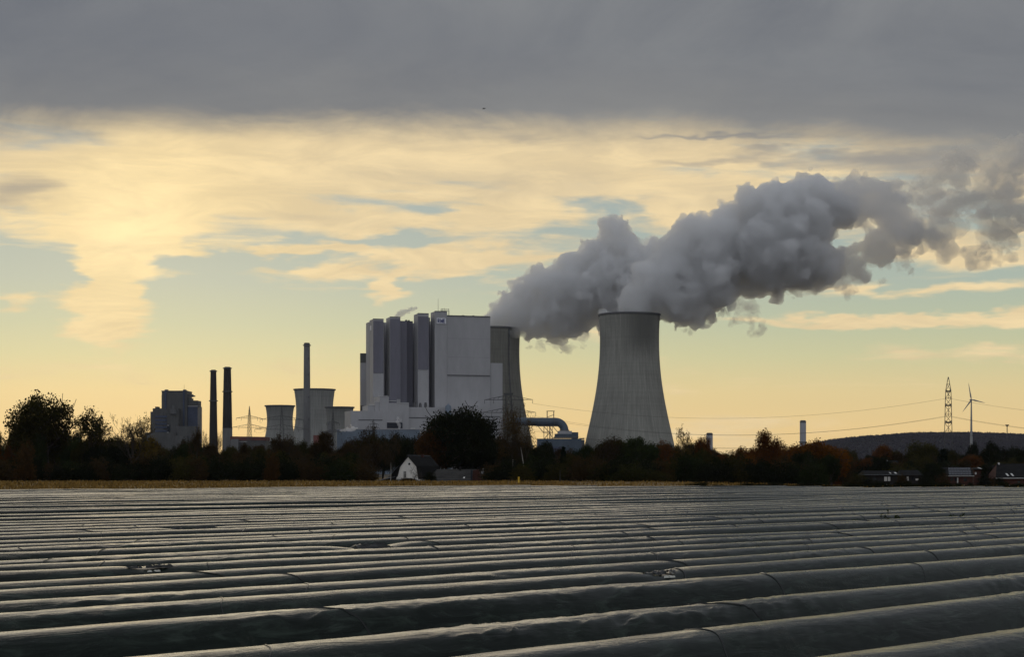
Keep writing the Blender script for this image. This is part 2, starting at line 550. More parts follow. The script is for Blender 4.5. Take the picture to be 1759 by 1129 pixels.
def film_mat():
    """dusty dark green-black mulch film: glossy, creased, with dried soil"""
    m, b, out = new_mat('mulch_film')
    tc = b.new('ShaderNodeTexCoord')
    g = b.new('ShaderNodeNewGeometry')
    P = g.outputs['Position']
    n1 = b.noise(P, 0.9, 5, 0.6)
    n2 = b.noise(P, 9.0, 5, 0.65)
    mp = b.new('ShaderNodeMapping')
    b.put(mp.inputs[0], tc.outputs['Object'])
    mp.inputs['Scale'].default_value = (0.35, 1.6, 1.6)
    mp.inputs['Rotation'].default_value = (0, 0, R(24))
    cre = b.noise(mp.outputs[0], 2.6, 6, 0.62, 1.2)
    cr2 = b.noise(mp.outputs[0], 9.0, 4, 0.6, 0.6)
    col = b.mix(b.step(b.add(b.mul(n1, 0.6), b.mul(n2, 0.4)), 0.35, 0.7), (0.002, 0.006, 0.004), (0.008, 0.015, 0.010))
    dirt = b.mul(b.step(n1, 0.52, 0.72), b.step(n2, 0.45, 0.65))
    col = b.mix(b.mul(dirt, 0.5), col, (0.05, 0.046, 0.036))
    mp2 = b.new('ShaderNodeMapping')
    b.put(mp2.inputs[0], tc.outputs['Object'])
    mp2.inputs['Scale'].default_value = (0.8, 2.2, 3.0)
    mp2.inputs['Rotation'].default_value = (0, R(35), R(20))
    dust = b.noise(mp2.outputs[0], 1.5, 6, 0.66, 1.6)
    col = b.mix(b.mul(b.step(dust, 0.46, 0.72), 0.85), col, (0.030, 0.044, 0.034))
    p = b.new('ShaderNodeBsdfPrincipled')
    b.put(p.inputs['Base Color'], col)
    b.put(p.inputs['Roughness'], b.add(0.14, b.mul(n2, 0.14), b.mul(dirt, 0.22)))
    p.inputs['Specular IOR Level'].default_value = 0.09
    p.inputs['Coat Weight'].default_value = 0.15
    p.inputs['Coat Roughness'].default_value = 0.10
    p.inputs['Coat IOR'].default_value = 1.3
    bp = b.new('ShaderNodeBump')
    bp.inputs['Strength'].default_value = 1.0
    bp.inputs['Distance'].default_value = 0.018
    b.put(bp.inputs['Height'], b.add(cre, b.mul(cr2, 0.22)))
    b.l.new(bp.outputs[0], p.inputs['Normal'])
    b.l.new(bp.outputs[0], p.inputs['Coat Normal'])
    b.l.new(p.outputs[0], out.inputs[0])
    return m


M['film'] = film_mat()
M['film_black'] = surf('torn_black_film', (0.012, 0.013, 0.013), 0.3, 0.4, 3.0)
M['film_white'] = surf('white_film_underside', (0.75, 0.74, 0.66), 0.5, 0.1, 3.0)


def steam_mat(name, density, albedo=(0.97, 0.965, 0.98), aniso=0.6):
    m, b, out = new_mat(name)
    v = b.new('ShaderNodeVolumePrincipled')
    v.inputs['Color'].default_value = albedo + (1.0,)
    v.inputs['Density'].default_value = density
    v.inputs['Anisotropy'].default_value = aniso
    b.l.new(v.outputs[0], out.inputs['Volume'])
    m.cycles.homogeneous_volume = True
    return m

# ------------------------------------------------------------------ ground
def sstep(a, b, x):
    t = np.clip((np.asarray(x, float) - a) / (b - a), 0, 1)
    return t * t * (3 - 2 * t)


def gz(X, Y):
    """ground level: the land falls a little towards the village"""
    return -2.3 * sstep(200, 400, Y) * sstep(25, 85, X) * (1 - sstep(750, 1300, Y))


def ground_grid(name, xs, ys, mat, lift=0.0, keep=None):
    X, Y = np.meshgrid(xs, ys, indexing='ij')
    V = np.stack([X, Y, gz(X, Y) + lift], -1).reshape(-1, 3)
    n = len(ys)
    i, j = np.meshgrid(np.arange(len(xs) - 1), np.arange(n - 1), indexing='ij')
    a = (i * n + j).ravel()
    Q = np.stack([a, a + n, a + n + 1, a + 1], -1)
    if keep is not None:
        c = V[Q].mean(1)
        Q = Q[keep(c[:, 0], c[:, 1])]
    return link(name, np_mesh(name, V, Q, mat))


GXS = np.concatenate([[-8500, -3000, -1000, -400], np.arange(-240, 20, 8.0), np.arange(20, 250, 4.0), [300, 500, 1000, 3000, 8500]])
GYS = np.concatenate([[-60, 60], np.arange(100, 660, 4.0), np.arange(700, 1400, 50.0), [2000, 4000, 9000]])
tag(ground_grid('ground', GXS, GYS, M['soil']), kind='structure')

# ------------------------------------------------------------------ the field of film-covered ridges
ROW_M = 1.11                                    # the rows run at about 48 degrees to the view
TH = math.atan(ROW_M)
CT, ST = math.cos(TH), math.sin(TH)
CREST = EYE - 1.45                              # crest height over the furrow
row_y = [8.0, 10.8, 14.1, 17.0, 20.9, 23.7, 26.0, 28.5, 30.6, 33.0]
rr = random.Random(5)
while row_y[-1] < 184.5:
    row_y.append(row_y[-1] + 2.62 + rr.uniform(-0.28, 0.28))
ORD = ['', 'first', 'second', 'third', 'fourth', 'fifth', 'sixth', 'seventh', 'eighth', 'ninth', 'tenth', 'eleventh', 'twelfth', 'thirteenth', 'fourteenth', 'fifteenth', 'sixteenth']
TEARS = [(628, 931, 0.9, 'with a large black tear and white flaps below the old cooling towers'), (1187, 887, 0.9, 'with an arched white flap of torn film below the short pale chimney'), (1128, 978, 0.5, ''),
         (316, 904, 0.7, 'with torn film below the old boiler building'), (290, 854, 0.8, 'with a torn patch close to the verge below the old boiler building'), (700, 848, 1.0, 'with torn film right below the white cottage'),
         (1250, 843, 1.0, 'with a ragged tear near the far edge below the orange brown tree'), (268, 962, 0.25, ''), (850, 838, 0.8, 'with a tear at the far edge below the barn end'), (203, 850, 0.6, 'with a small tear close to the verge below the twiggy bare tree')]
tear_at = {}
tear_lab = {}
for (tx, ty, sc, tl) in TEARS:
    Yt = FOC * 1.45 / (ty - HZ + 6 * 1.0)
    Xt = (tx - CX) / FOC * Yt
    y0 = Yt - ROW_M * Xt
    k = min(range(len(row_y)), key=lambda i: abs(row_y[i] - y0))
    tear_at.setdefault(k, []).append((Xt / CT, sc))
    if tl:
        tear_lab[k] = tl


def row_limits(y0):
    s0 = -(0.40 * y0 + 4) / (CT + 0.40 * ST)
    s1 = (0.40 * y0 + 4) / (CT - 0.40 * ST)
    return s0, min(s1, (187.5 - y0) / (ST + 0.367 * CT) + 0.4)


def ridge_mesh(k, y0):
    rs = np.random.RandomState(100 + k)
    s0, s1 = row_limits(y0)
    step = float(np.clip(y0 * 0.0042, 0.055, 0.6))
    n = int((s1 - s0) / step) + 2
    npf = 44 if y0 < 24 else 30 if y0 < 50 else 18 if y0 < 100 else 13
    s = np.linspace(s0, s1, n)
    t = np.linspace(-1, 1, npf)
    S, T = np.meshgrid(s, t, indexing='ij')
    off = k * 7.31
    wide = 0.62 + 0.06 * (vnoise(S * 0.25, off) - 0.5)
    far = min(1.0, max(0.0, (y0 - 25) / 60.0))
    hgt = CREST + rs.uniform(-1, 1) * (0.012 + 0.055 * far) + (0.05 + 0.09 * far) * (vnoise(s * 0.07, off + 3.0) - 0.5) + 0.016 * (vnoise(s * 0.35, off + 9.0) - 0.5) + 0.006 * (vnoise(s * 1.6, off + 5.0) - 0.5)
    for (ts, sc) in tear_at.get(k, []):                    # a ridge slumps where its film is torn
        hgt = hgt - 0.12 * min(sc, 1.0) * np.exp(-((s - ts) / (0.9 * sc)) ** 2)
    shape = np.clip(1 - np.abs(T) ** 2.6, 0, 1)
    Z = hgt[:, None] * shape
    # the film hangs and folds: diagonal creases on the flanks, sharper close to the soil
    fl = np.clip((np.abs(T) - 0.26) * 2.4, 0, 1) * np.clip(1.2 - np.abs(T), 0, 1)
    cre = np.abs(vnoise(S * 1.7 + T * 2.2 * np.sign(T), T * 1.3, off) - 0.5) * 2
    cre2 = np.abs(vnoise(S * 5.2 - T * 4.5, T * 2.2 + S * 0.6, off + 20) - 0.5) * 2
    cre3 = np.abs(vnoise(S * 9.0 + T * 5.0, T * 3.0, off + 40) - 0.5) * 2
    gate = np.clip((vnoise(S * 0.28, off + 31.0) - 0.50) * 4.0, 0, 1)          # wrinkles come in patches
    W = fl * (0.030 * (0.5 - cre) + gate * (0.07 * (0.5 - cre) + 0.085 * (0.5 - cre2) + 0.045 * (0.5 - cre3)) + 0.012 * (0.5 - cre2))
    W += gate * 0.012 * (0.5 - cre2) * np.clip(1 - np.abs(T), 0, 1)
    Yl = T * wide + 0.06 * (vnoise(s * 0.12, off + 13.0) - 0.5)[:, None] + 0.02 * (vnoise(s * 0.9, off + 17.0) - 0.5)[:, None]
    Z = np.maximum(Z + W * (0.25 + shape), 0.0) + 0.006 - 0.03 * (np.abs(T) > 0.99)
    Yl = Yl - np.sign(T) * W * 0.5
    V = np.stack([S, Yl, Z], -1).reshape(-1, 3)
    i, j = np.meshgrid(np.arange(n - 1), np.arange(npf - 1), indexing='ij')
    a = (i * npf + j).ravel()
    Q = np.stack([a, a + npf, a + npf + 1, a + 1], -1)
    me = np_mesh('film_ridge', V, Q, M['film'], True)
    return me, s, hgt, V.reshape(n, npf, 3)


def crumple(rs, cx, cy, cz, w, h, tall, nx=7, ny=5, yaw=0.0):
    """one crumpled scrap of film"""
    mb = MB()
    pts = {}
    for a in range(nx):
        for c in range(ny):
            u, v = a / (nx - 1) - 0.5, c / (ny - 1)
            x = u * w * (1 - 0.5 * v * rs.rand()) + 0.08 * w * (rs.rand() - 0.5)
            y = (v - 0.5) * h * 0.6 + 0.10 * h * (rs.rand() - 0.5)
            z = tall * math.sin(v * math.pi * rs.uniform(0.6, 0.9)) * (0.5 + 0.8 * rs.rand()) + 0.02
            pts[a, c] = (cx + x * math.cos(yaw) - y * math.sin(yaw), cy + x * math.sin(yaw) + y * math.cos(yaw), cz + z)
    for a in range(nx - 1):
        for c in range(ny - 1):
            if (a in (0, nx - 2)) and rs.rand() < 0.4:
                continue
            mb.face(pts[a, c], pts[a + 1, c], pts[a + 1, c + 1], pts[a, c + 1])
    return mb


for k, y0 in enumerate(row_y):
    me, s, hgt, grid = ridge_mesh(k, y0)
    o = link('film_ridge', me, None, (0, y0, 0), TH)
    if k == 0:
        lab = 'film-covered earth ridge closest to the viewer, just under the bottom edge'
    elif k == 1:
        lab = 'film-covered ridge cutting off only the bottom corner below the wind turbine'
    elif k <= 16:
        lab = 'dark film-covered ridge, the %s long one up from the bottom corner' % ORD[k]
    elif k == len(row_y) - 1:
        lab = 'last film-covered ridge along the brown grass verge'
    elif k in tear_lab:
        lab = 'thin film-covered ridge ' + tear_lab[k]
    else:
        lab = 'unbroken film-covered ridge ' + ('across the middle of the field' if y0 < 75 else 'in the far third of the field' if y0 < 130 else 'among the thinnest ones near the grass verge')
    if k in tear_lab and 'tear' not in lab and 'torn' not in lab:
        lab = 'film-covered ridge ' + tear_lab[k]
    tag(o, lab, 'field ridge', 'film-covered ridges of the field')
    if y0 < 62:                                             # welded seams and tie-down cords crossing the film
        rs = np.random.RandomState(500 + k)
        pos = s[0] + rs.uniform(1.0, 4.0)
        while pos < s[-1] - 1.5:
            sk = rs.uniform(0.25, 0.7) * (1 if rs.rand() < 0.75 else -1)
            jj = np.arange(2, grid.shape[1] - 2)
            tt = np.linspace(-1, 1, grid.shape[1])[jj]
            ii = np.interp(pos + sk * tt + 0.05 * np.sin(tt * 5 + pos), s, np.arange(len(s)))
            i0 = np.clip(ii.astype(int), 0, len(s) - 2)
            fr = (ii - i0)[:, None]
            pts = grid[i0, jj] * (1 - fr) + grid[i0 + 1, jj] * fr
            pts[:, 2] += 0.002
            wd = rs.uniform(0.007, 0.014)
            MB().tube([Vector(q) for q in pts], wd, 4, False).build('film_seam', M['film_black'], o)
            pos += rs.uniform(3.2, 9.0)
    for (ts, sc) in tear_at.get(k, []):
        rs = np.random.RandomState(int(abs(ts) * 10) + k)
        zc = float(np.interp(ts, s, hgt))
        sz = max(sc, 0.35)
        sz *= 1.05
        for q in range(4):
            crumple(rs, ts + rs.uniform(-0.9, 0.9) * sz, -0.20 + rs.uniform(-0.08, 0.08), zc * 0.96, 0.8 * sz, 0.35 * sz, 0.11 * sz, yaw=rs.uniform(-0.5, 0.5)).build('torn_film', M['film_black'], o)
        for q in range(2):
            crumple(rs, ts + rs.uniform(-0.3, 0.4) * sz, -0.34, zc * 0.86, 0.30 * sz, 0.05 * sz, 0.07 * sz, 5, 4, yaw=rs.uniform(-0.6, 0.6)).build('film_flap', M['film_white'], o)


def leaf_cloud(rs, centers, radius, per, size, flat=0.6, droop=0.0):
    """leaf quads scattered round clump centres"""
    C = np.repeat(np.asarray(centers, float), per, 0)
    n = len(C)
    d = rs.normal(size=(n, 3))
    d /= np.linalg.norm(d, axis=1)[:, None] + 1e-9
    rad = radius * rs.rand(n)[:, None] ** 0.55
    P = C + d * rad * np.array([1, 1, flat])
    P[:, 2] -= droop * rs.rand(n) ** 2
    a = rs.normal(size=(n, 3))
    a /= np.linalg.norm(a, axis=1)[:, None]
    c = np.cross(a, rs.normal(size=(n, 3)))
    c /= np.linalg.norm(c, axis=1)[:, None] + 1e-9
    sz = size * rs.uniform(0.55, 1.3, n)[:, None]
    a, c = a * sz, c * sz * 0.62
    V = np.stack([P - a, P + c * 0.9 - a * 0.1, P + a, P - c * 0.9 - a * 0.1], 1).reshape(-1, 3)
    return V, np.arange(4 * n).reshape(-1, 4)


# weeds that broke through between the rows
wr = np.random.RandomState(3)
for i, (px, py, hh, sp, lab) in enumerate([(1522, 893, 0.55, 0.5, 'tall green weed sprouting between ridges at the field side'), (1545, 890, 0.25, 0.6, 'low green weed tuft beside the tall weed'),
                                           (1640, 887, 0.25, 1.0, 'spread of low weeds on a ridge flank under the pylon'), (1745, 880, 0.3, 0.8, 'weed tuft between ridges at the frame edge under the turbine'),
                                           (1475, 893, 0.2, 0.5, 'small weed tuft beside the tall weed, towards the cooling tower'), (985, 922, 0.14, 1.1, 'flat yellowish weed patch on a ridge below the great cooling tower')]):
    Yw = FOC * 1.50 / (py - HZ)
    p = Vector(((px - CX) / FOC * Yw, Yw, 0))
    cen = [(wr.normal() * sp * 0.3, wr.normal() * 0.08, 0.30 + wr.rand() * hh * 0.8) for q in range(9)]
    V, Q = leaf_cloud(wr, cen, 0.09, 12, 0.035, 0.9)
    r = thing('weed', lab, 'weed', p, TH, 'weeds in the field')
    o = link('weed_leaf_spray', np_mesh('weed_leaf_spray', V, Q, M['leaf']), r)
    o['kind'] = 'stuff'
    o.color = (0.035, 0.055, 0.015, 1) if i < 5 else (0.10, 0.09, 0.03, 1)
    st = MB()
    for c in cen[:8]:
        st.tube([(c[0] * 0.6, 0, 0.02), (c[0] * 0.8, c[1] * 0.5, c[2] * 0.6), c], [0.012, 0.009, 0.004], 4)
    st.build('weed_stem', M['bark'], r)

# ------------------------------------------------------------------ grass verge behind the field
tag(ground_grid('verge_ground', GXS[(GXS > -241) & (GXS < 251)], GYS[(GYS > 90) & (GYS < 660)], M['verge'], 0.004,
                lambda X, Y: Y > 188.5 + np.where(X < 0, ROW_M * X, -0.367 * X)), kind='structure')
rs = np.random.RandomState(8)
n = 26000
Yg = rs.uniform(130, 372, n)
Xg = rs.uniform(-0.36, 0.36, n) * Yg
ok = (Yg > 187.0 + np.where(Xg < 0, ROW_M * Xg, -0.367 * Xg)) & (rs.rand(n) < np.where(Xg < 10, 1.0, 0.4))
Xg, Yg = Xg[ok], Yg[ok]
n = len(Xg)
hb = rs.uniform(0.12, 0.42, n) * (0.45 + 1.1 * vnoise(Xg * 0.09, Yg * 0.06, 3.3))
wb = rs.uniform(0.05, 0.16, n)
aa = rs.uniform(-0.5, 0.5, n)
lean = rs.normal(size=(n, 2)) * 0.12
B = np.stack([Xg, Yg, gz(Xg, Yg)], -1)
dv = np.stack([np.cos(aa), np.sin(aa), np.zeros(n)], -1) * wb[:, None]
tip = B + np.stack([lean[:, 0], lean[:, 1], hb], -1)
V = np.stack([B - dv, B + dv, tip + dv * 0.25, tip - dv * 0.25], 1).reshape(-1, 3)
M['dry_grass'] = surf('dry_verge_grass', (0.15, 0.095, 0.022), 0.9, 0.5, 0.12, tint=(0.24, 0.14, 0.03))
tag(link('verge_grass', np_mesh('verge_grass', V, np.arange(4 * n).reshape(-1, 4), M['dry_grass'])), 'dry brown and olive grass on the verge behind the field', 'grass', kind='stuff')

# ------------------------------------------------------------------ power station: boiler house
BY = 1900.0
P0 = at(640, HZ, BY - 12)
YAW = math.atan(0.30)
cY, sY = math.cos(YAW), math.sin(YAW)


def loc_u(px, d=0.0):
    k = (px - CX) / FOC
    return (k * (P0.y + d * cY) - P0.x + d * sY) / (cY - k * sY)


def loc_z(px, py, d=0.0):
    u = loc_u(px, d)
    return EYE + (HZ - py) / FOC * (P0.y + u * sY + d * cY)


bh = thing('boiler_house', 'huge light grey stepped boiler house of the power station with dark vertical recesses', 'power station building', (P0.x, P0.y, 0), YAW)


def block(name, mat, x0, x1, ytop, d0, d1, ybot=None, parent=None):
    u0, u1 = loc_u(x0, d0), loc_u(x1, d0)
    zt = loc_z((x0 + x1) / 2, ytop, d0)
    zb = 0.0 if ybot is None else loc_z((x0 + x1) / 2, ybot, d0)
    return MB().box(u0, u1, d0, d1, zb, zt).build(name, M[mat], parent or bh)


# four slender towers (front face at d=0, their bright flank is seen on the sun side)
tA = block('stair_tower', 'clad', 641.0, 659.0, 548.5, 0, 19)
tB = block('stair_tower', 'clad', 669.9, 687.8, 545, 0, 19)
tC = block('stair_tower', 'clad', 717.8, 736.5, 539, 0, 19)
tD = block('stair_tower', 'clad', 747.0, 768.0, 535.3, 0, 19)
# walls between the towers, then the tall main hall
block('linking_wall', 'clad', 655.0, 661.4, 554, 19.2, 60)
block('linking_wall', 'clad_dark', 679.5, 709.2, 551.5, 19.2, 60)
block('linking_wall', 'clad_dark', 687.9, 699.0, 552.2, 9.0, 19.1)
block('linking_wall', 'clad_dark', 728.0, 738.6, 545.5, 19.2, 60)
block('main_hall', 'clad', 768.1, 842.3, 543.3, 0.6, 78)
block('rear_hall', 'clad', 634, 842, 556, 62, 78.5)
block('side_annex', 'clad', 842.5, 863.2, 624, 2, 60)
# dark louvred recess panels standing in the tower fronts
for (x0, x1, yt, yb) in ((641.6, 658.6, 551.5, 641), (718.4, 736.1, 544, 635)):
    block('recess_panel', 'clad_dark', x0, x1, yt, -0.5, 0.2, yb)
block('recess_panel', 'clad_dark', 670.4, 687.6, 548, -0.5, 0.2, 686)
# cladding joints, ledges and roof edges
for (x0, x1, py) in ((768.6, 842.0, 645.0),):
    block('ledge', 'trim', x0, x1, py - 0.5, -0.4, 0.5, py + 0.6)
for (x0, x1, py) in ((641, 659, 548.5), (669.9, 687.8, 545), (717.8, 736.5, 539), (747, 768, 535.3), (768.1, 842.3, 543.3)):
    block('parapet', 'trim', x0, x1, py - 0.9, -0.3, 1.2, py + 0.25)
for py in (582, 614):
    block('cladding_joint', 'clad_dark', 769, 842, py, 0.54, 0.58, py + 0.25)
# low front buildings in steps
block('turbine_hall', 'clad', 602.5, 690, 706.5, -34, -1)
block('turbine_hall', 'clad', 690.2, 862.6, 700.5, -30, -1)
block('step_block', 'clad', 632.0, 643.5, 696.5, -30, -1)
block('step_block', 'clad', 643.7, 652.0, 691.2, -31, -1)
block('step_block', 'clad', 652.2, 668.0, 681.2, -32, -1)
block('step_block', 'clad_dark', 668.2, 681.5, 681.5, -25, -1)
block('step_block', 'clad', 668.0, 702.5, 692.6, -32.4, -25.5)
for (x0, x1, py, d) in ((634, 643.5, 696.2, -30.4), (643.7, 652, 690.9, -31.4), (650.5, 667, 680.8, -32.5), (668, 681, 689, -26), (681.5, 702.7, 692.4, -32.9)):
    block('pale_roof_edge', 'pale_edge', x0, x1, py - 0.45, d, d + 0.9, py + 0.45)
for (x0, x1, py, d) in ((616, 657, 721.8, -34.3), (698.5, 737.5, 718.0, -30.3), (800, 858.5, 716.0, -30.3)):
    block('window_band', 'trim', x0, x1, py - 0.8, d, d + 0.35, py + 0.8)
block('gate_opening', 'opening', 664.8, 691.4, 726.3, -34.4, -33.9, 736)
block('gate_frame', 'pale_edge', 664.2, 692.0, 725.7, -34.3, -33.95, 726.2)
pv = MB()
pu = loc_u(717.5, -36)
pr = 3.1
pv.lathe([(pr, 0), (pr, loc_z(717, 697.5, -36)), (pr * 0.5, loc_z(717, 695.5, -36)), (0.3, loc_z(717, 693, -36))], 18, 0, 0, cap=True)
si = pv.build('feed_silo', M['clad_blue'], bh, True, (loc_u(770, -36), -36, 0))
ant = MB().tube([(loc_u(752.6, 6), 6, loc_z(752, 536, 6)), (loc_u(752.6, 6), 6, loc_z(752, 513, 6))], [0.22, 0.12], 5)
ant.build('antenna', M['steel'], bh)
rf = MB()
z0 = loc_z(763, 537, 12)
for (xx, top) in ((757.5, 531), (759.5, 529.8), (763, 529.5), (766, 531), (770.0, 530.5), (771.5, 533)):
    rf.tube([(loc_u(xx, 12), 12, z0 - 3), (loc_u(xx, 12), 12, loc_z(xx, top, 12))], 0.22, 4)
for py in (531.5, 534):
    rf.tube([(loc_u(757.5, 12), 12, loc_z(757, py, 12)), (loc_u(771.5, 12), 12, loc_z(771, py, 12))], 0.2, 4)
rf.build('roof_railing', M['steel'], bh)
for i, (x0, x1, y) in enumerate(((697, 699.5, 549.6), (701.5, 704, 550.0), (794, 798, 541.6), (812, 815, 542.0))):
    block('roof_vent', 'trim', x0, x1, y, 12, 16, y + 4)
for q, (xx, dd) in enumerate(((712, 4), (722, 3), (731, 3.5))):
    zb = loc_z(xx, 700.5, -12)
    MB().lathe([(1.6, zb - 0.5), (1.6, zb + dd), (1.2, zb + dd + 0.8), (1.2, zb + dd + 2.0)], 10, cap=True).build('roof_ventilator', M['steel'], bh, True, (loc_u(xx, -12), -12, 0))

# company sign: white board with raised blue letters
s0, s1 = loc_u(750.2, -1), loc_u(766.2, -1)
zt, zb = loc_z(758, 546.5, -1), loc_z(758, 556.4, -1)
sg = MB().box(s0, s1, -0.9, -0.35, zb, zt).build('sign_board', M['sign'], bh)
LET = {
    'R': [[(0, 0), (0.22, 0), (0.22, 1), (0, 1)], [(0.22, 0.8), (0.8, 0.8), (0.8, 1), (0.22, 1)], [(0.6, 0.42), (0.8, 0.42), (0.8, 0.8), (0.6, 0.8)],
          [(0.22, 0.42), (0.6, 0.42), (0.6, 0.6), (0.22, 0.6)], [(0.62, 0), (0.86, 0), (0.56, 0.42), (0.32, 0.42)]],
    'W': [[(0.15, 0), (0.37, 0), (0.20, 1), (0, 1)], [(0.15, 0), (0.37, 0), (0.60, 0.8), (0.44, 0.8)], [(0.67, 0), (0.89, 0), (0.60, 0.8), (0.44, 0.8)], [(0.67, 0), (0.89, 0), (1.04, 1), (0.84, 1)]],
    'E': [[(0, 0), (0.22, 0), (0.22, 1), (0, 1)], [(0.22, 0.8), (0.75, 0.8), (0.75, 1), (0.22, 1)], [(0.22, 0.4), (0.68, 0.4), (0.68, 0.6), (0.22, 0.6)], [(0.22, 0), (0.75, 0), (0.75, 0.2), (0.22, 0.2)]]}
w, h = s1 - s0, zt - zb
cur = s0 + w * 0.10
for ch, wd in (('R', 0.25), ('W', 0.31), ('E', 0.25)):
    mb = MB()
    for q, poly in enumerate(LET[ch]):
        mb.prism([(cur + p[0] * w * wd * 0.98, zb + h * (0.16 + 0.68 * p[1])) for p in poly], -1.1 - 0.02 * q, -0.85)
    mb.build('sign_letter', M['sign_blue'], sg)
    cur += w * (wd + 0.012)
u0 = loc_u(633.5, 14)
MB().box(-0.35, 0.0, 0, 5.5, loc_z(634, 568, 14), loc_z(634, 560, 14)).build('sign_board', M['sign'], bh, loc=(loc_u(641, 0) - 0.02, 9, 0))

# slim flue tower beside the boiler house
p = at(624.6, HZ, 1980)
ft = thing('flue_tower', 'slim pale rectangular flue tower standing against the sun side of the boiler house', 'chimney', (p.x, p.y, 0), 0.1)
hw = 6.0 / FOC * 1980
zz = lambda py: EYE + (HZ - py) / FOC * 1980
MB().box(-hw, hw, -hw, hw, 0, zz(697)).build('base', M['trim'], ft)
MB().box(-hw, hw, -hw, hw, zz(697), zz(657)).build('shaft', M['clad'], ft)
MB().box(-hw * 1.005, hw * 1.005, -hw * 1.005, hw * 1.005, zz(657), zz(624)).build('shaft', M['stack_white'], ft)
MB().box(-hw, hw, -hw, hw, zz(624), zz(607.5)).build('shaft', M['old_clad'], ft)
MB().tube([(hw + 0.7, -hw + 1, 0), (hw + 0.7, -hw + 1, zz(608))], 0.55, 6).build('riser_pipe', M['steel'], ft)
for py in (632, 657, 694):
    MB().box(hw - 0.2, hw + 1.6, -hw + 0.2, -hw + 1.9, zz(py + 0.8), zz(py - 0.8)).build('pipe_bracket', M['trim'], ft)

# ------------------------------------------------------------------ cooling towers
def tower(label, px, Yd, prof_px, mat, group, rim=True, ladder=None, columns=0):
    """hyperbolic shell; prof_px = [(radius px, py)] from the top down"""
    p = at(px, HZ, Yd)
    k = Yd / FOC
    t = thing('cooling_tower', label, 'cooling tower', (p.x, p.y, 0), 0, group)
    pr = np.array(prof_px, float)
    order = np.argsort(pr[:, 1])
    pys = np.linspace(pr[0, 1], pr[-1, 1], 44)
    # smooth profile through the measured radii
    co = np.polyfit(pr[:, 1], pr[:, 0], min(4, len(pr) - 1))
    rad = np.polyval(co, pys) * k
    zs = EYE + (HZ - pys) * k
    zs[-1] = 0.0
    outer = list(zip(rad, zs))
    inner = [(r - 1.2, z) for r, z in outer[::-1]]
    MB().lathe(outer + inner, 144, closed=True).build('shell', mat, t, True)
    r0, zt = outer[0]
    if rim:
        MB().lathe([(r0 + 0.1, zt - 1.3), (r0 + 1.1, zt - 1.0), (r0 + 1.1, zt + 0.5), (r0 - 1.6, zt + 0.5), (r0 - 1.6, zt - 0.2), (r0 - 0.9, zt + 0.02)], 144, closed=False).build('rim_walkway', M['trim'], t)
    if ladder is not None:
        mb = MB()
        pts = [((r + 0.6) * math.cos(ladder), (r + 0.6) * math.sin(ladder), z) for r, z in outer]
        mb.tube(pts, 0.7, 4)
        mb.build('ladder', M['trim'], t)
        for r, z in outer[2::3]:
            a = ladder
            MB().box(-1.0, 1.0, -0.5, 1.2, -0.6, 0.6).build('ladder_landing', M['trim'], t, False, ((r + 0.6) * math.cos(a), (r + 0.6) * math.sin(a), z))
    return t


M['conc_big'] = concrete('tower_concrete', (0.30, 0.295, 0.26), 170, dark_patch=(-1.15, 132, 0.95, 20))
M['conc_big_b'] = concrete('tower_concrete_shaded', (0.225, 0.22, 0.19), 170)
M['conc_old'] = concrete('old_tower_concrete', (0.30, 0.30, 0.28), 90)
prof = [(52.2, 541), (51.2, 560), (50.8, 585), (51.4, 610), (53.2, 640), (57.6, 672), (63.4, 704), (69.8, 733), (75.5, 760), (86, 812)]
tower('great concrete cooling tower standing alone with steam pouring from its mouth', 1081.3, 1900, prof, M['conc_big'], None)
s = 247 / 271.0
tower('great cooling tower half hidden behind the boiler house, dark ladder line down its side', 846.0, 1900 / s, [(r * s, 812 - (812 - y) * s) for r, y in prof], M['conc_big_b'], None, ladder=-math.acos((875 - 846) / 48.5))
OLD = 'old cooling towers'
tower('tallest of the three old cooling towers, flared top, behind the slim grey chimney', 540.3, 2420, [(35.0, 669.5), (33.4, 680), (31.8, 695), (31.4, 706), (32.4, 722), (35.5, 740), (46, 812)], M['conc_old'], OLD)
tower('old flared cooling tower nearest the two black chimneys', 480.8, 2250, [(24.8, 697.5), (23.2, 707), (21.9, 718), (22.3, 731), (24.6, 747), (34, 812)], M['conc_old'], OLD)
tower('old flared cooling tower next to the boiler house podium', 583.3, 2250, [(24.4, 700), (22.8, 709), (21.6, 720), (22.0, 733), (24.3, 749), (34, 812)], M['conc_old'], OLD)


# ------------------------------------------------------------------ chimneys
def stack(name, label, px, Yd, sections, platforms, group=None, n=28):
    """sections: (half width px, py, material) from the base up"""
    p = at(px, HZ, Yd)
    k = Yd / FOC
    t = thing(name, label, 'chimney', (p.x, p.y, 0), 0, group)
    z = lambda py: EYE + (HZ - py) * k
    for (w0, y0, m0), (w1, y1, _) in zip(sections, sections[1:]):
        MB().lathe([(w0 * k, max(0, z(y0))), (w1 * k, z(y1))], n, cap=True).build('shaft', M[m0], t, True)
    wt, yt, _ = sections[-1]
    MB().lathe([(wt * k * 0.8, z(yt) - 0.5), (wt * k * 0.8, z(yt) + 0.6), (wt * k * 0.72, z(yt) + 0.6), (wt * k * 0.72, z(yt) - 0.5)], n, closed=True).build('flue_rim', M['trim'], t)
    for (w, py, m0) in platforms:
        MB().lathe([(w * k * 0.8, z(py) - 0.9), (w * k + 1.0, z(py) - 0.5), (w * k + 1.0, z(py) + 0.5), (w * k * 0.8, z(py) + 0.5)], n).build('gallery', M[m0], t)
    return t


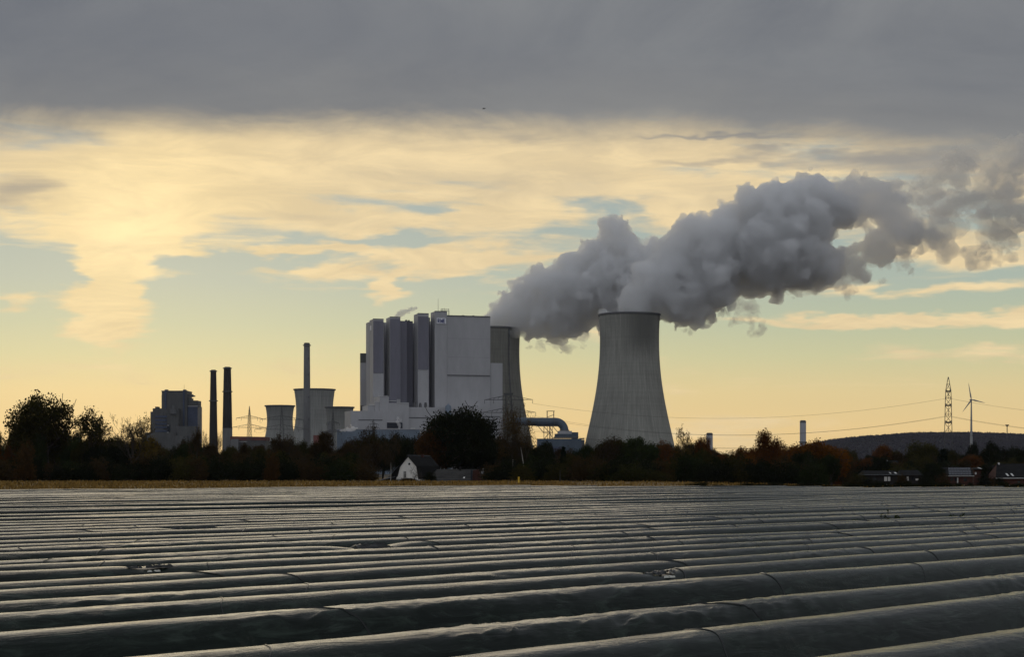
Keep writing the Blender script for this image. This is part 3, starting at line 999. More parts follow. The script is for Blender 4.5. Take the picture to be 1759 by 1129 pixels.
stack('chimney', 'tall slim grey chimney in front of the old cooling towers', 527.2, 2200,
      [(6.6, 812, 'old_pale'), (5.6, 642, 'old_pale'), (5.4, 616, 'old_pale'), (5.2, 592, 'old_clad'), (5.2, 590, 'trim')],
      [(5.5, 593.5, 'trim')])
c0 = bpy.data.objects['chimney']
for py in (616.5, 644, 682.5, 721):
    k = 2200 / FOC
    w = 5.3 + (py - 594) / 218 * 1.4
    MB().box(-0.9, 0.9, -0.9, 0.9, -1.0, 1.0).build('aviation_lamp_box', M['trim'], c0, False, ((w - 2.0) * k, -(w - 0.9) * k * 0.85, EYE + (HZ - py) * k))
BLK = 'two black chimneys'
stack('chimney', 'shorter of two black tapered chimneys, beside the old boiler building', 366.6, 2000,
      [(7.8, 812, 'old_brick'), (7.0, 748, 'old_brick'), (6.6, 728, 'old_brick'), (5.6, 672, 'old_brick'), (4.9, 636.5, 'old_brick')], [(6.2, 689, 'trim'), (5.0, 638, 'trim')], BLK)
stack('chimney', 'taller of two black tapered chimneys, with a pale lower section', 390.6, 2000,
      [(9.2, 812, 'old_pale'), (8.3, 736, 'old_brick'), (7.2, 680, 'old_brick'), (6.1, 631.5, 'old_brick')], [(7.2, 673, 'trim'), (6.2, 633, 'trim')], BLK)
stack('chimney', 'short pale chimney rising behind trees next to the great cooling tower', 1218.8, 1700, [(5.6, 812, 'stack_white'), (5.6, 748, 'trim'), (5.6, 745, 'trim')], [])
stack('chimney', 'pale chimney standing at the foot of the wooded hill', 1379.3, 1700, [(5.4, 812, 'stack_white'), (5.3, 727, 'trim'), (5.3, 723.5, 'trim')], [(5.35, 760, 'trim')])
stack('chimney', 'tiny dark chimney on the skyline between the two pale chimneys', 1273.0, 1500, [(1.6, 812, 'trim'), (1.4, 773, 'trim'), (1.6, 770, 'trim')], [])

# ------------------------------------------------------------------ old boiler building
OY = 2050.0
p = at(300, HZ, OY)
ob = thing('old_boiler_building', 'dark stepped old boiler building with conveyor heads, beside the black chimneys', 'power station building', (p.x, p.y, 0))
ok_ = OY / FOC


def oblock(name, mat, x0, x1, yt, yb, d0=0.0, d1=30.0):
    return MB().box((x0 - 300) * ok_, (x1 - 300) * ok_, d0, d1, 0 if yb is None else EYE + (HZ - yb) * ok_, EYE + (HZ - yt) * ok_).build(name, M[mat], ob)


oblock('tower_block', 'old_clad', 277.8, 321.2, 672.3, None, 0, 32)
oblock('tower_block', 'old_clad', 277.2, 279.5, 679, None, 1, 30)
oblock('roof_edge', 'trim', 277.4, 321.5, 671.4, 673.2, -0.5, 32.4)
for (x0, x1) in ((282.8, 286.0), (314.4, 317.2)):
    oblock('stair_pier', 'old_blue', x0, x1, 670.2, None, -1.0, 0.2)
    oblock('roof_housing', 'trim', x0 - 0.3, x1 + 1.2, 669.3, 672.0, 2, 8)
oblock('annex', 'old_clad', 262.6, 284.5, 708.2, None, -14, 10)
oblock('annex', 'old_clad', 266.4, 310.0, 702.6, None, -13.5, -1.1)
oblock('annex', 'old_clad', 270, 275.2, 699.6, 704, -12, -2)
oblock('annex', 'old_clad', 272.5, 275.1, 700.2, 703, -11, -4)
for i in range(5):
    oblock('louvre_band', 'old_blue', 270.8, 290.5, 715 + i * 6.1, 718.6 + i * 6.1, -14.5, -13.2)
oblock('louvre_band', 'opening', 291.2, 296.0, 730, 744, -14.4, -13.3)
oblock('window_strip', 'pale_edge', 291.4, 295.0, 731.2, 732.0, -14.8, -14.3)
oblock('window_strip', 'pale_edge', 291.0, 294.0, 743.2, 744.2, -14.8, -14.3)
oblock('filter_shaft', 'trim', 300.3, 304.5, 697.5, 712, -16, -13.6)
oblock('filter_shaft', 'trim', 296.3, 307, 704.5, 712, -15.5, -13.6)
oblock('bunker_wall', 'old_blue', 321.3, 338.6, 697.8, None, 3, 32)
oblock('bunker_wall', 'old_clad', 321.3, 337.8, 688.0, 698.3, 4, 30)
oblock('conveyor_head', 'trim', 321.3, 329.5, 677.5, 681.8, 5, 12)
oblock('conveyor_head', 'trim', 325.5, 332.6, 679.2, 681.4, 6, 11)
oblock('conveyor_head', 'trim', 321.5, 327.0, 683.8, 688.4, 6, 20)
oblock('conveyor_head', 'trim', 334.5, 339.6, 688.3, 693.5, 5, 14)
oblock('conveyor_head', 'trim', 337.0, 341.6, 696.0, 699.2, 5, 13)
oblock('roof_edge', 'pale_edge', 321.4, 339.2, 697.6, 698.4, 2.6, 3.2)
oblock('low_hall', 'old_clad', 310.5, 341.5, 733.5, None, -26, -14.6)
oblock('low_hall', 'old_clad', 258, 310.3, 744.5, None, -30, -16)
oblock('low_hall', 'old_clad', 310.5, 331, 750, None, -34, -26.2)
MB().tube([(15 * ok_, 5, EYE + (HZ - 672) * ok_), (15 * ok_, 5, EYE + (HZ - 661) * ok_)], [0.18, 0.1], 4).build('antenna', M['steel'], ob)

p = at(427, HZ, 1950)
rh = thing('conveyor_hall', 'long low rust red roofed hall between the black chimneys and old cooling tower', 'industrial hall', (p.x, p.y, 0))
k = 1950 / FOC
MB().box(-30 * k, 29 * k, 0, 30, 0, EYE + (HZ - 757) * k).build('wall', M['old_clad'], rh)
MB().prism([(-31 * k, EYE + (HZ - 757) * k), (30 * k, EYE + (HZ - 757) * k), (30 * k, EYE + (HZ - 751) * k), (-31 * k, EYE + (HZ - 750) * k)], -1, 31).build('roof', M['rust_roof'], rh)
MB().box(-28 * k, -16 * k, -8, -1.2, 0, EYE + (HZ - 755) * k).build('annex', M['old_pale'], rh)
MB().box(-16 * k, -2 * k, -1.6, -1.1, EYE + (HZ - 759.4) * k, EYE + (HZ - 758.6) * k).build('gutter', M['pale_edge'], rh)

# low block in front of the boiler house
p = at(625, HZ, 1800)
lb = thing('front_service_building', 'long low blue grey service building in front of the boiler house', 'industrial hall', (p.x, p.y, 0), 0.02)
k = 1800 / FOC
MB().box(-46 * k, 95 * k, 0, 30, 0, EYE + (HZ - 738.5) * k).build('wall', M['clad_blue'], lb)
MB().box(-46.3 * k, 95.3 * k, -0.4, 30.4, EYE + (HZ - 738.5) * k, EYE + (HZ - 737.3) * k).build('roof_edge', M['clad'], lb)
MB().box(-16 * k, -11 * k, -1, 6, EYE + (HZ - 737) * k, EYE + (HZ - 735) * k).build('roof_light', M['plaster'], lb)
MB().box(80 * k, 88 * k, -1, 6, EYE + (HZ - 737) * k, EYE + (HZ - 736) * k).build('roof_light', M['plaster'], lb)
p = at(566, HZ, 1780)
lb = thing('pale_filter_block', 'narrow pale filter block in front of the old cooling towers', 'industrial hall', (p.x, p.y, 0), 0.0)
k = 1780 / FOC
MB().box(-4 * k, 4 * k, 0, 10, 0, EYE + (HZ - 727.5) * k).build('wall', M['old_pale'], lb)
MB().box(-4.3 * k, 4.3 * k, -0.4, 10.4, EYE + (HZ - 727.5) * k, EYE + (HZ - 726.6) * k).build('roof_edge', M['clad'], lb)
MB().box(-28 * k, -14 * k, 1, 12, 0, EYE + (HZ - 748) * k).build('annex', M['rust_roof'], lb)
MB().box(-14 * k, -4.1 * k, 2, 12, 0, EYE + (HZ - 742) * k).build('annex', M['old_clad'], lb)

# ------------------------------------------------------------------ flue gas duct between the towers
GY = 1850.0
k = GY / FOC
p = at(955, HZ, GY)
gd = thing('flue_gas_duct', 'large blue grey duct bending down between the two great cooling towers', 'industrial duct', (p.x, p.y, 0))
dz = lambda py: EYE + (HZ - py) * k
r = 7.2 * k
pts = [((-70) * k, 20, dz(724.0)), (-40 * k, 20, dz(724.0)), (0, 20, dz(724.2))]
bend = [(0 + 15.5 * k * math.sin(a), 20, dz(739.7) + 15.5 * k * math.cos(a)) for a in np.linspace(0, math.pi / 2, 9)]
MB().tube(pts + bend[1:], r, 22).build('duct', M['duct_blue'], gd, True)
for x in (-45, -30, -15, -2):
    MB().tube([((x - 0.4) * k, 20, dz(724.1)), ((x + 0.4) * k, 20, dz(724.1))], r * 1.05, 22).build('duct_flange', M['trim'], gd)
a = math.pi * 0.25
MB().tube([(15.5 * k, 20, dz(738.2)), (15.5 * k, 20, dz(740.0))], r * 1.18, 22).build('duct_flange', M['trim'], gd)
MB().box(-1 * k, 38.5 * k, 8, 34, dz(750.5), dz(745.5)).build('scrubber', M['duct_blue'], gd)
MB().box(-3 * k, 37 * k, 7, 35, dz(752.5), dz(750.5)).build('scrubber_gallery', M['trim'], gd)
MB().box(4 * k, 28 * k, 9, 33, dz(745.5), dz(740.4)).build('scrubber', M['clad'], gd)
MB().box(28.2 * k, 39.0 * k, 9.5, 32, dz(753), dz(742.6)).build('scrubber', M['duct_blue'], gd)
MB().box(-32 * k, 44 * k, 0, 36, 0, dz(754)).build('pump_hall', M['duct_blue'], gd)
MB().box(-14 * k, 10 * k, -6, -0.2, 0, dz(768)).build('pump_hall', M['old_blue'], gd)
MB().box(39.2 * k, 50 * k, 12, 32, 0, dz(755.5)).build('side_hall', M['trim'], gd)
MB().tube([(41 * k, 20, dz(755)), (42 * k, 20, dz(753.6)), (50 * k, 20, dz(753.4))], 0.7, 6).build('side_pipe', M['steel'], gd)
for x in (-20.5, -11.0):
    MB().box((x - 0.5) * k, (x + 0.5) * k, 5, 6, dz(755), dz(731)).build('support_leg', M['steel'], gd)
for x in (-13.8, -8.5, -5.0):
    MB().box((x - 0.4) * k, (x + 0.4) * k, 33, 34, dz(755), dz(731)).build('support_leg', M['steel'], gd)
mb = MB()
for (x0, y0, x1, y1) in ((-33.5, 732.3, 4, 732.3), (-21, 743, -5, 743), (-30, 733, -20.5, 744), (-20.5, 733, -11, 743), (-11, 733, -5, 743), (-11, 743, -5, 754), (-20, 754, -11, 744), (-5, 733, 3, 742)):
    mb.tube([(x0 * k, 5.5, dz(y0)), (x1 * k, 5.5, dz(y1))], 0.35, 4)
mb.build('support_bracing', M['steel'], gd)
mb = MB()
for x in (-14.5, -3.0):
    mb.box((x - 0.7) * k, (x + 0.7) * k, 19, 20, dz(717), dz(705.5))
mb.box(-15.5 * k, -1.5 * k, 18.5, 20.5, dz(706), dz(705))
mb.tube([(-14 * k, 19.4, dz(716)), (-3.5 * k, 19.4, dz(712))], 0.3, 4)
mb.build('lifting_frame', M['steel'], gd)
mb = MB()
for i in range(9):
    x = -14 + i * 3.2
    mb.tube([(x * k, 7, dz(755)), (x * k, 7, dz(752.7))], 0.12, 4)
mb.tube([(-14 * k, 7, dz(752.8)), (12 * k, 7, dz(752.8))], 0.12, 4)
mb.build('roof_railing', M['steel'], gd)

# ------------------------------------------------------------------ pylons, cables, turbine
def pylon(label, px, Yd, top_py, arms, body, yaw, peak=True, thick=0.16, group='lattice pylons', head=None):
    """arms: (py, half length m, drop of insulators m); body: half width m at base and at the upper arm"""
    p = at(px, HZ, Yd)
    t = thing('lattice_pylon', label, 'pylon', (p.x, p.y, 0), yaw, group)
    z = lambda py: EYE + (HZ - py) / FOC * Yd
    H = z(top_py)
    za = z(arms[0][0])
    wb, wt = body
    hw = lambda q: wb + (wt - wb) * min(1, q / za) if q <= za else wt * (1 - (q - za) / max(H - za, 0.1) * (0.95 if peak else 0.0))
    levels = [0.0]
    while levels[-1] < H - 2:
        levels.append(min(H, levels[-1] + max(2.2, 2.6 * hw(levels[-1]))))
    levels[-1] = H
    for sx, sy in ((1, 1), (1, -1), (-1, -1), (-1, 1)):
        MB().tube([(sx * hw(q), sy * hw(q), q) for q in levels], thick, 4).build('leg', M['steel'], t)
    br = MB()
    cs = [(1, 1), (1, -1), (-1, -1), (-1, 1)]
    for q0, q1 in zip(levels, levels[1:]):
        a, c = hw(q0), hw(q1)
        for i in range(4):
            s0, s1 = cs[i], cs[(i + 1) % 4]
            br.tube([(s0[0] * a, s0[1] * a, q0), (s1[0] * c, s1[1] * c, q1)], thick * 0.55, 3, False)
            br.tube([(s1[0] * a, s1[1] * a, q0), (s0[0] * c, s0[1] * c, q1)], thick * 0.55, 3, False)
            br.tube([(s0[0] * c, s0[1] * c, q1), (s1[0] * c, s1[1] * c, q1)], thick * 0.5, 3, False)
    br.build('bracing', M['steel'], t)
    for (py, L, drop) in arms:
        q = z(py)
        for sx in (-1, 1):
            mb = MB()
            w = hw(q)
            tip = Vector((sx * L, 0, q))
            for sy in (-1, 1):
                mb.tube([(sx * w, sy * w, q), tip], thick * 0.8, 4)
                mb.tube([(sx * w, sy * w, q + L * 0.17), tip], thick * 0.65, 4)
            nn = 5
            for j in range(1, nn):
                f = j / nn
                lo = Vector((sx * (w + (L - w) * f), w * (1 - f), q))
                hi = Vector((sx * (w + (L - w) * (f - 0.5 / nn)), w * (1 - f), q + L * 0.17 * (1 - f + 0.5 / nn)))
                for m_ in (1, -1):
                    mb.tube([(lo.x, lo.y * m_, lo.z), (hi.x, hi.y * m_, hi.z)], thick * 0.45, 3, False)
            arm = mb.build('crossarm', M['steel'], t)
            for f in (1.0, 0.62):
                x = sx * L * f
                if abs(x) > w + 0.5:
                    MB().tube([(x, 0, q), (x, 0, q - drop)], [0.10, 0.16], 5).build('insulator', M['cable'], arm)
    if head:
        MB().box(-head, head, -0.5, 0.5, H - 0.7, H + 0.5).build('top_beam', M['steel'], t)
    return t


pylon('lattice pylon standing free on the skyline beside the black chimneys', 428.5, 1580, 698, [(719, 13.5, 2.2), (735, 17.5, 2.2)], (2.9, 0.95), R(38))
pylon('lattice pylon in front of the old cooling tower nearest the black chimneys', 484, 1500, 699, [(721, 18.5, 2.4), (738, 23, 2.4)], (2.9, 1.0), R(10), thick=0.2)
pylon('lattice pylon in front of the old cooling tower by the boiler house', 572, 1500, 704, [(727, 9.0, 2.2), (742.5, 12, 2.2)], (2.6, 0.9), R(58), thick=0.18)
pylon('small lattice pylon in front of the boiler house podium', 642, 1500, 720, [(729, 5.0, 1.4), (735, 6, 1.4)], (1.6, 0.5), R(40), thick=0.12)
PA = pylon('flat topped lattice pylon with three crossarms in front of the half hidden cooling tower', 873.5, 1100, 677, [(687, 15.2, 2.4), (709, 17.2, 2.4), (731, 13.5, 2.4)], (3.1, 1.7), R(-6), peak=False, thick=0.17, head=2.9)
PB = pylon('tall lattice pylon with pointed top on the skyline next to the wind turbine', 1629, 1000, 648, [(673, 6.3, 4.0), (697, 6.6, 6.0), (726, 6.0, 5.0)], (2.6, 1.55), R(76), thick=0.18)
PC = pylon('lattice pylon beyond the frame edge, carrying the power lines on', 2240, 940, 652, [(680, 6.3, 4.0), (705, 6.6, 6.0), (732, 6.0, 5.0)], (2.6, 1.55), R(70), thick=0.18)


def cable(label, a, b_, sag, rad=0.05):
    pts = []
    for i in range(33):
        f = i / 32
        q = a.lerp(b_, f)
        q.z -= sag * 4 * f * (1 - f)
        pts.append(q)
    tag(MB().tube(pts, rad, 4).build('power_line', M['cable']), label, 'power line', 'overhead power lines')


def arm_pt(px, Yd, py, half, yaw, side, drop, f=1.0):
    p = at(px, HZ, Yd)
    return Vector((p.x + math.cos(yaw) * half * side * f, p.y + math.sin(yaw) * half * side * f, EYE + (HZ - py) / FOC * Yd - drop))


names = ['uppermost', 'middle', 'lowest']
for i, (pa, la, pb, lb_, db, sg_) in enumerate(((687, 15.2, 673, 6.3, 4.0, 10.5), (709, 17.2, 697, 6.6, 6.0, 11.5), (731, 13.5, 726, 6.0, 5.0, 11.0))):
    for sd, w in ((-1, 'far side'), (1, 'near side')):
        if i == 0 and sd == -1:
            continue
        a = arm_pt(873.5, 1100, pa, la, R(-6), 1, 2.4, 1.0 if sd > 0 else 0.62)
        c = arm_pt(1629, 1000, pb, lb_, R(76), -sd, db)
        d = arm_pt(2240, 940, (680, 705, 732)[i], lb_, R(70), -sd, db)
        cable('%s %s power line sagging across the sky between the two tall pylons' % (names[i], w), a, c, sg_)
        cable('%s %s power line leaving the pointed pylon past the wind turbine' % (names[i], w), c, d, 9.0)
for i, (la, py0, py1) in enumerate(((13.5, 719, 721), (17.5, 735, 738))):
    cable('%s power line between the pylons beside the black chimneys' % ('upper', 'lower')[i], arm_pt(428.5, 1580, py0, la, R(38), 1, 2.2), arm_pt(484, 1500, py1, (18.5, 23)[i], R(10), -1, 2.4), 1.2, 0.06)

TY = 2600.0
k = TY / FOC
p = at(1668.5, 762, TY)
wt = thing('wind_turbine', 'white three bladed wind turbine on the wooded hill', 'wind turbine', (p.x, p.y, 0))
tz = lambda py: EYE + (HZ - py) * k
hub = Vector((-1.5 * k, -4, tz(687.3)))
MB().lathe([(2.4 * k, 0), (2.2 * k, tz(762)), (0.95 * k, tz(688.5))], 20, cap=True).build('mast', M['white_paint'], wt, True)
MB().tube([(hub.x, -4.5, hub.z), (hub.x + 0.5, -2, hub.z), (hub.x + 1.3, 6, hub.z)], [1.3, 1.7, 1.2], 10).build('nacelle', M['white_paint'], wt, True)
MB().tube([(hub.x, -7.0, hub.z), (hub.x, -6.2, hub.z), (hub.x, -4.4, hub.z)], [0.4, 1.2, 1.4], 12).build('rotor_hub', M['white_paint'], wt, True)
for (bx, by) in ((1662.0, 658.5), (1690.5, 692.8), (1651.5, 708.5)):
    tip = Vector(((bx - 1668.5) * k, -5.6, tz(by)))
    d = (tip - hub)
    d.y = 0
    n_ = Vector((-d.z, 0, d.x)).normalized()
    h0 = Vector((hub.x, -5.6, hub.z))
    mb = MB()
    prev = None
    for f, c in ((0.0, 0.65), (0.08, 0.75), (0.2, 1.35), (0.45, 0.95), (0.75, 0.6), (1.0, 0.15)):
        q = h0 + d * f
        ring = [q - n_ * c * 0.7, q + Vector((0, -0.28 * c, 0)), q + n_ * c, q + Vector((0, 0.28 * c, 0))]
        if prev:
            for i in range(4):
                mb.face(prev[i], prev[(i + 1) % 4], ring[(i + 1) % 4], ring[i])
        prev = ring
    mb.face(*prev)
    mb.build('blade', M['white_paint'], wt)

p = at(1730, HZ, 3900)
tp = thing('mast_pole', 'small T shaped mast on the hilltop at the frame edge', 'mast', (p.x, p.y, 0))
k = 3900 / FOC
MB().box(-0.6 * k, 0.6 * k, -0.6, 0.6, 0, EYE + (HZ - 730) * k).build('pole', M['cable'], tp)
MB().box(-3.2 * k, 3.2 * k, -0.6, 0.6, EYE + (HZ - 731.4) * k, EYE + (HZ - 729.8) * k).build('crossbar', M['cable'], tp)
MB().box(-1.6 * k, 1.6 * k, -0.55, 0.55, EYE + (HZ - 733.2) * k, EYE + (HZ - 731.5) * k).build('bracket', M['cable'], tp)

# ------------------------------------------------------------------ wooded hill
hx = np.linspace(500, 3300, 330)
hy = np.linspace(3300, 6300, 50)
HXg, HYg = np.meshgrid(hx, hy, indexing='ij')
prof_px = np.array([1300, 1350, 1400, 1450, 1500, 1550, 1600, 1680, 1760, 1900, 2200])
prof_py = np.array([830, 790, 765, 756, 751, 747.5, 746, 746, 749, 752, 770])


def hill_z(X, Y):
    px = CX + X / 4200.0 * FOC
    top = np.interp(px, prof_px, prof_py)
    h = EYE + (HZ - top) / FOC * 4200
    face = np.clip((Y - 3350) / 850.0, 0, 1)
    face = face * face * (3 - 2 * face)
    back = np.clip((6200 - Y) / 1800.0, 0, 1)
    return np.maximum(h * face * back + 5 * (vnoise(X * 0.006, Y * 0.006, 2.0) - 0.5) * face, -3)


Zh = hill_z(HXg, HYg)
a = (np.arange(329)[:, None] * 50 + np.arange(49)[None, :]).ravel()
M['hill'] = surf('hill_soil', (0.018, 0.017, 0.018), 0.95, 0.3, 0.01)
tag(link('hill', np_mesh('hill', np.stack([HXg, HYg, Zh], -1).reshape(-1, 3), np.stack([a, a + 50, a + 51, a + 1], -1), M['hill'], True)), kind='structure')
rs = np.random.RandomState(21)
n = 38000
X = rs.uniform(560, 2700, n)
Y = 3420 + 900 * rs.rand(n) ** 0.8
Zt = hill_z(X, Y)
ok = Zt > 4
X, Y, Zt = X[ok], Y[ok], Zt[ok]
n = len(X)
ico_v = [(0, 0, 1.0)] + [(math.cos(t) * 0.75, math.sin(t) * 0.75, 0.35) for t in np.linspace(0, 2 * math.pi, 6)[:5]] + [(math.cos(t + .6) * 0.85, math.sin(t + .6) * 0.85, -0.4) for t in np.linspace(0, 2 * math.pi, 6)[:5]]
ico_f = [(0, 1 + i, 1 + (i + 1) % 5) for i in range(5)] + [(1 + i, 6 + i, 1 + (i + 1) % 5) for i in range(5)] + [(6 + i, 6 + (i + 1) % 5, 1 + (i + 1) % 5) for i in range(5)]
iv, if_ = np.array(ico_v), np.array(ico_f)
hh = rs.uniform(2.4, 5.2, n) * (0.7 + 0.7 * vnoise(X * 0.012, Y * 0.012, 7.0))
ww = rs.uniform(1.8, 3.2, n)
V = iv[None] * np.stack([ww, ww, hh], -1)[:, None, :] * rs.uniform(0.85, 1.15, (n, 11, 1)) + np.stack([X, Y, Zt + hh * 0.3], -1)[:, None, :]
F = (if_[None] + (np.arange(n) * 11)[:, None, None]).reshape(-1, 3)
M['far_wood'] = surf('far_autumn_wood', (0.020, 0.018, 0.024), 0.95, 0.25, 0.008, tint=(0.026, 0.021, 0.025))
tag(link('hill_forest', np_mesh('hill_forest', V.reshape(-1, 3), F, M['far_wood'], True)), 'dark autumn forest covering the hill', 'forest', kind='stuff')


# ------------------------------------------------------------------ trees
def grow(mb, rng, p, d, L, r, depth, tips, spread, wob, minr, sides, upward=0.15, kids=(3, 4), mb2=None):
    n = 4 if depth > 1 else 3
    pts, rad = [p.copy()], [r]
    q = p.copy()
    dd = d.copy()
    for i in range(n):
        dd = (dd + Vector((rng.gauss(0, wob), rng.gauss(0, wob), rng.gauss(0, wob) + upward * 0.3))).normalized()
        q = q + dd * (L / n)
        pts.append(q.copy())
        rad.append(max(minr, r * (1 - 0.55 * (i + 1) / n)))
    mb.tube(pts, rad, sides if depth > 2 else max(3, sides - 2), False)
    if depth <= 0:
        tips.append(q)
        return
    nk = rng.randint(*kids)
    for c in range(nk + 1):
        f = 1.0 if c == nk else rng.uniform(0.35, 0.95)
        i = min(n - 1, int(f * n))
        b0 = pts[i].lerp(pts[i + 1], f * n - i) if f < 1 else pts[-1]
        side = Vector((rng.gauss(0, 1), rng.gauss(0, 1), rng.gauss(0, 0.5)))
        side = (side - dd * side.dot(dd)).normalized()
        nd = (dd * (1 - spread if c < nk else 1) + side * (spread if c < nk else spread * 0.4) + Vector((0, 0, upward))).normalized()
        grow(mb2 or mb, rng, b0, nd, L * rng.uniform(0.55, 0.8), max(minr, rad[i] * rng.uniform(0.5, 0.7)), depth - 1, tips, spread, wob, minr, sides, upward, kids)
    if depth <= 2:
        tips.append(q)


def tree_meshes(kind, seed):
    """trunk mesh and crown mesh for a tree about 10 m tall"""
    rng, rs = random.Random(seed), np.random.RandomState(seed)
    tm, tips, tw = MB(), [], None
    V = None
    if kind == 'broad':
        grow(tm, rng, Vector((0, 0, 0)), Vector((0, 0, 1)), 3.6, 0.26, 3, tips, 0.75, 0.12, 0.03, 7, 0.14, (4, 5))
        cen = np.array([t[:] for t in tips])
        mid_, ext = np.median(cen, 0), np.percentile(np.abs(cen - np.median(cen, 0)), 80, 0) * 1.25
        off_ = (cen - mid_) / ext
        nn_ = np.linalg.norm(off_, axis=1)[:, None]
        cen = mid_ + off_ * np.minimum(1.0, 1.12 / np.maximum(nn_, 1e-6)) ** 0.6 * ext
        V, Q = leaf_cloud(rs, cen, 1.05, max(20, int(17000 / len(cen))), 0.14, 0.85)
    elif kind == 'thin':
        grow(tm, rng, Vector((0, 0, 0)), Vector((0, 0, 1)), 3.4, 0.22, 4, tips, 0.62, 0.12, 0.018, 6, 0.2, (3, 4))
        cen = np.array([t[:] for t in tips])
        V, Q = leaf_cloud(rs, cen, 0.5, max(4, int(4200 / len(cen))), 0.13, 0.9)
    elif kind == 'bare':
        grow(tm, rng, Vector((0, 0, 0)), Vector((0, 0, 1)), 3.2, 0.2, 5, tips, 0.58, 0.12, 0.013, 6, 0.22, (2, 3))
        cen = np.array([t[:] for t in tips])[::2]
        V, Q = leaf_cloud(rs, cen, 0.3, 1, 0.09, 0.9)
    elif kind == 'birch':
        tw = MB()
        grow(tm, rng, Vector((0, 0, 0)), Vector((0.02, 0, 1)), 5.6, 0.17, 4, tips, 0.5, 0.08, 0.014, 6, 0.12, (3, 4), tw)
        cen = np.array([t[:] for t in tips])
        V, Q = leaf_cloud(rs, cen, 0.45, max(4, int(6500 / len(cen))), 0.12, 1.3, 1.2)
    elif kind == 'conifer':
        tm.tube([(0, 0, 0), (0.05, 0, 5), (0, 0, 10)], [0.2, 0.12, 0.02], 7)
        cen = []
        for i in range(26):
            z = 0.8 + 9.0 * i / 26
            w = 1.9 * (1 - i / 26.5) + 0.1
            for j in range(9):
                t = rng.uniform(0, 6.28)
                f = rng.uniform(0.25, 1)
                cen.append((math.cos(t) * w * f, math.sin(t) * w * f, z - 0.45 * f))
        V, Q = leaf_cloud(rs, cen, 0.4, 14, 0.17, 0.6)
    elif kind == 'shrub':
        for i in range(9):
            t = rng.uniform(0, 6.28)
            grow(tm, rng, Vector((math.cos(t) * 0.4, math.sin(t) * 0.4, 0)), Vector((math.cos(t) * 0.5, math.sin(t) * 0.5, 1)).normalized(), 3.4, 0.09, 2, tips, 0.7, 0.14, 0.02, 5, 0.1, (3, 4))
        cen = np.array([t[:] for t in tips])
        low = cen * np.array([1.1, 1.1, 0.45])
        V, Q = leaf_cloud(rs, np.concatenate([cen, low]), 1.0, max(8, int(5200 / (2 * len(cen)))), 0.26, 0.8)
    tv = np.array(tm.v)
    top = np.percentile(V[:, 2], 98.0) if kind not in ('bare', 'conifer') else max(V[:, 2].max(), tv[:, 2].max())
    s = 10.0 / top
    for m_ in (tm, tw):
        if m_:
            m_.v = [tuple(c * s for c in v) for v in m_.v]
    return tm.mesh('trunk', M['birch_bark' if kind == 'birch' else 'bark'], True), np_mesh('crown', V * s, Q, M['leaf']), (tw.mesh('branch_mass', M['bark']) if tw else None)


PROTO = {k: [tree_meshes(k, 40 + 7 * i + len(k) * 13) for i in range(n)] for k, n in (('broad', 5), ('thin', 3), ('bare', 3), ('birch', 2), ('conifer', 1), ('shrub', 3))}
for k, lst in PROTO.items():
    for tr, cr, tw in lst:
        co = np.empty(len(cr.vertices) * 3, np.float32)
        cr.vertices.foreach_get('co', co)
        co = co.reshape(-1, 3)
        cr['halfwidth'] = float(np.percentile(np.abs(co[:, 0]), 96))
trng = random.Random(77)
GREEN, OLIVE, BROWN, RUST, ORANGE, YEL, DARK, PINE = ((0.026, 0.036, 0.014), (0.045, 0.042, 0.014), (0.050, 0.034, 0.016), (0.10, 0.040, 0.012), (0.17, 0.068, 0.013), (0.12, 0.085, 0.02), (0.016, 0.020, 0.010), (0.010, 0.018, 0.010))


CNAME = {GREEN: 'green', OLIVE: 'olive', BROWN: 'brown', RUST: 'rusty', ORANGE: 'orange', YEL: 'yellowish', DARK: 'blackish', PINE: 'blackish'}


def plant(kind, px, top, Yd, label, color, width=None, group=None, name=None, idx=None, rot=None):
    """a tree whose top shows at that height of the photograph; width = full crown width in px"""
    tr, cr, tw = PROTO[kind][trng.randrange(len(PROTO[kind])) if idx is None else idx]
    zb = float(gz((px - CX) / FOC * Yd, Yd))
    H = EYE + (HZ - top) / FOC * Yd - zb
    sz = H / 10.0
    sx = sz * trng.uniform(0.95, 1.25) if width is None else width / FOC * Yd / (2 * cr['halfwidth'])
    nm = name or {'conifer': 'conifer_tree', 'shrub': 'shrub', 'birch': 'birch_tree', 'bare': 'bare_tree'}.get(kind, 'broadleaf_tree')
    t = thing(nm, label, 'shrub' if kind == 'shrub' else 'tree', ((px - CX) / FOC * Yd, Yd, zb), trng.uniform(0, 6.28) if rot is None else rot, group)
    t.scale = (sx, sx, sz)
    a = link('trunk', tr, t)
    if tw:
        link('branch_mass', tw, t)
    c = link('crown', cr, t)
    v = trng.uniform(0.8, 1.25)
    c.color = (color[0] * v, color[1] * v, color[2] * v, 1)
    return t


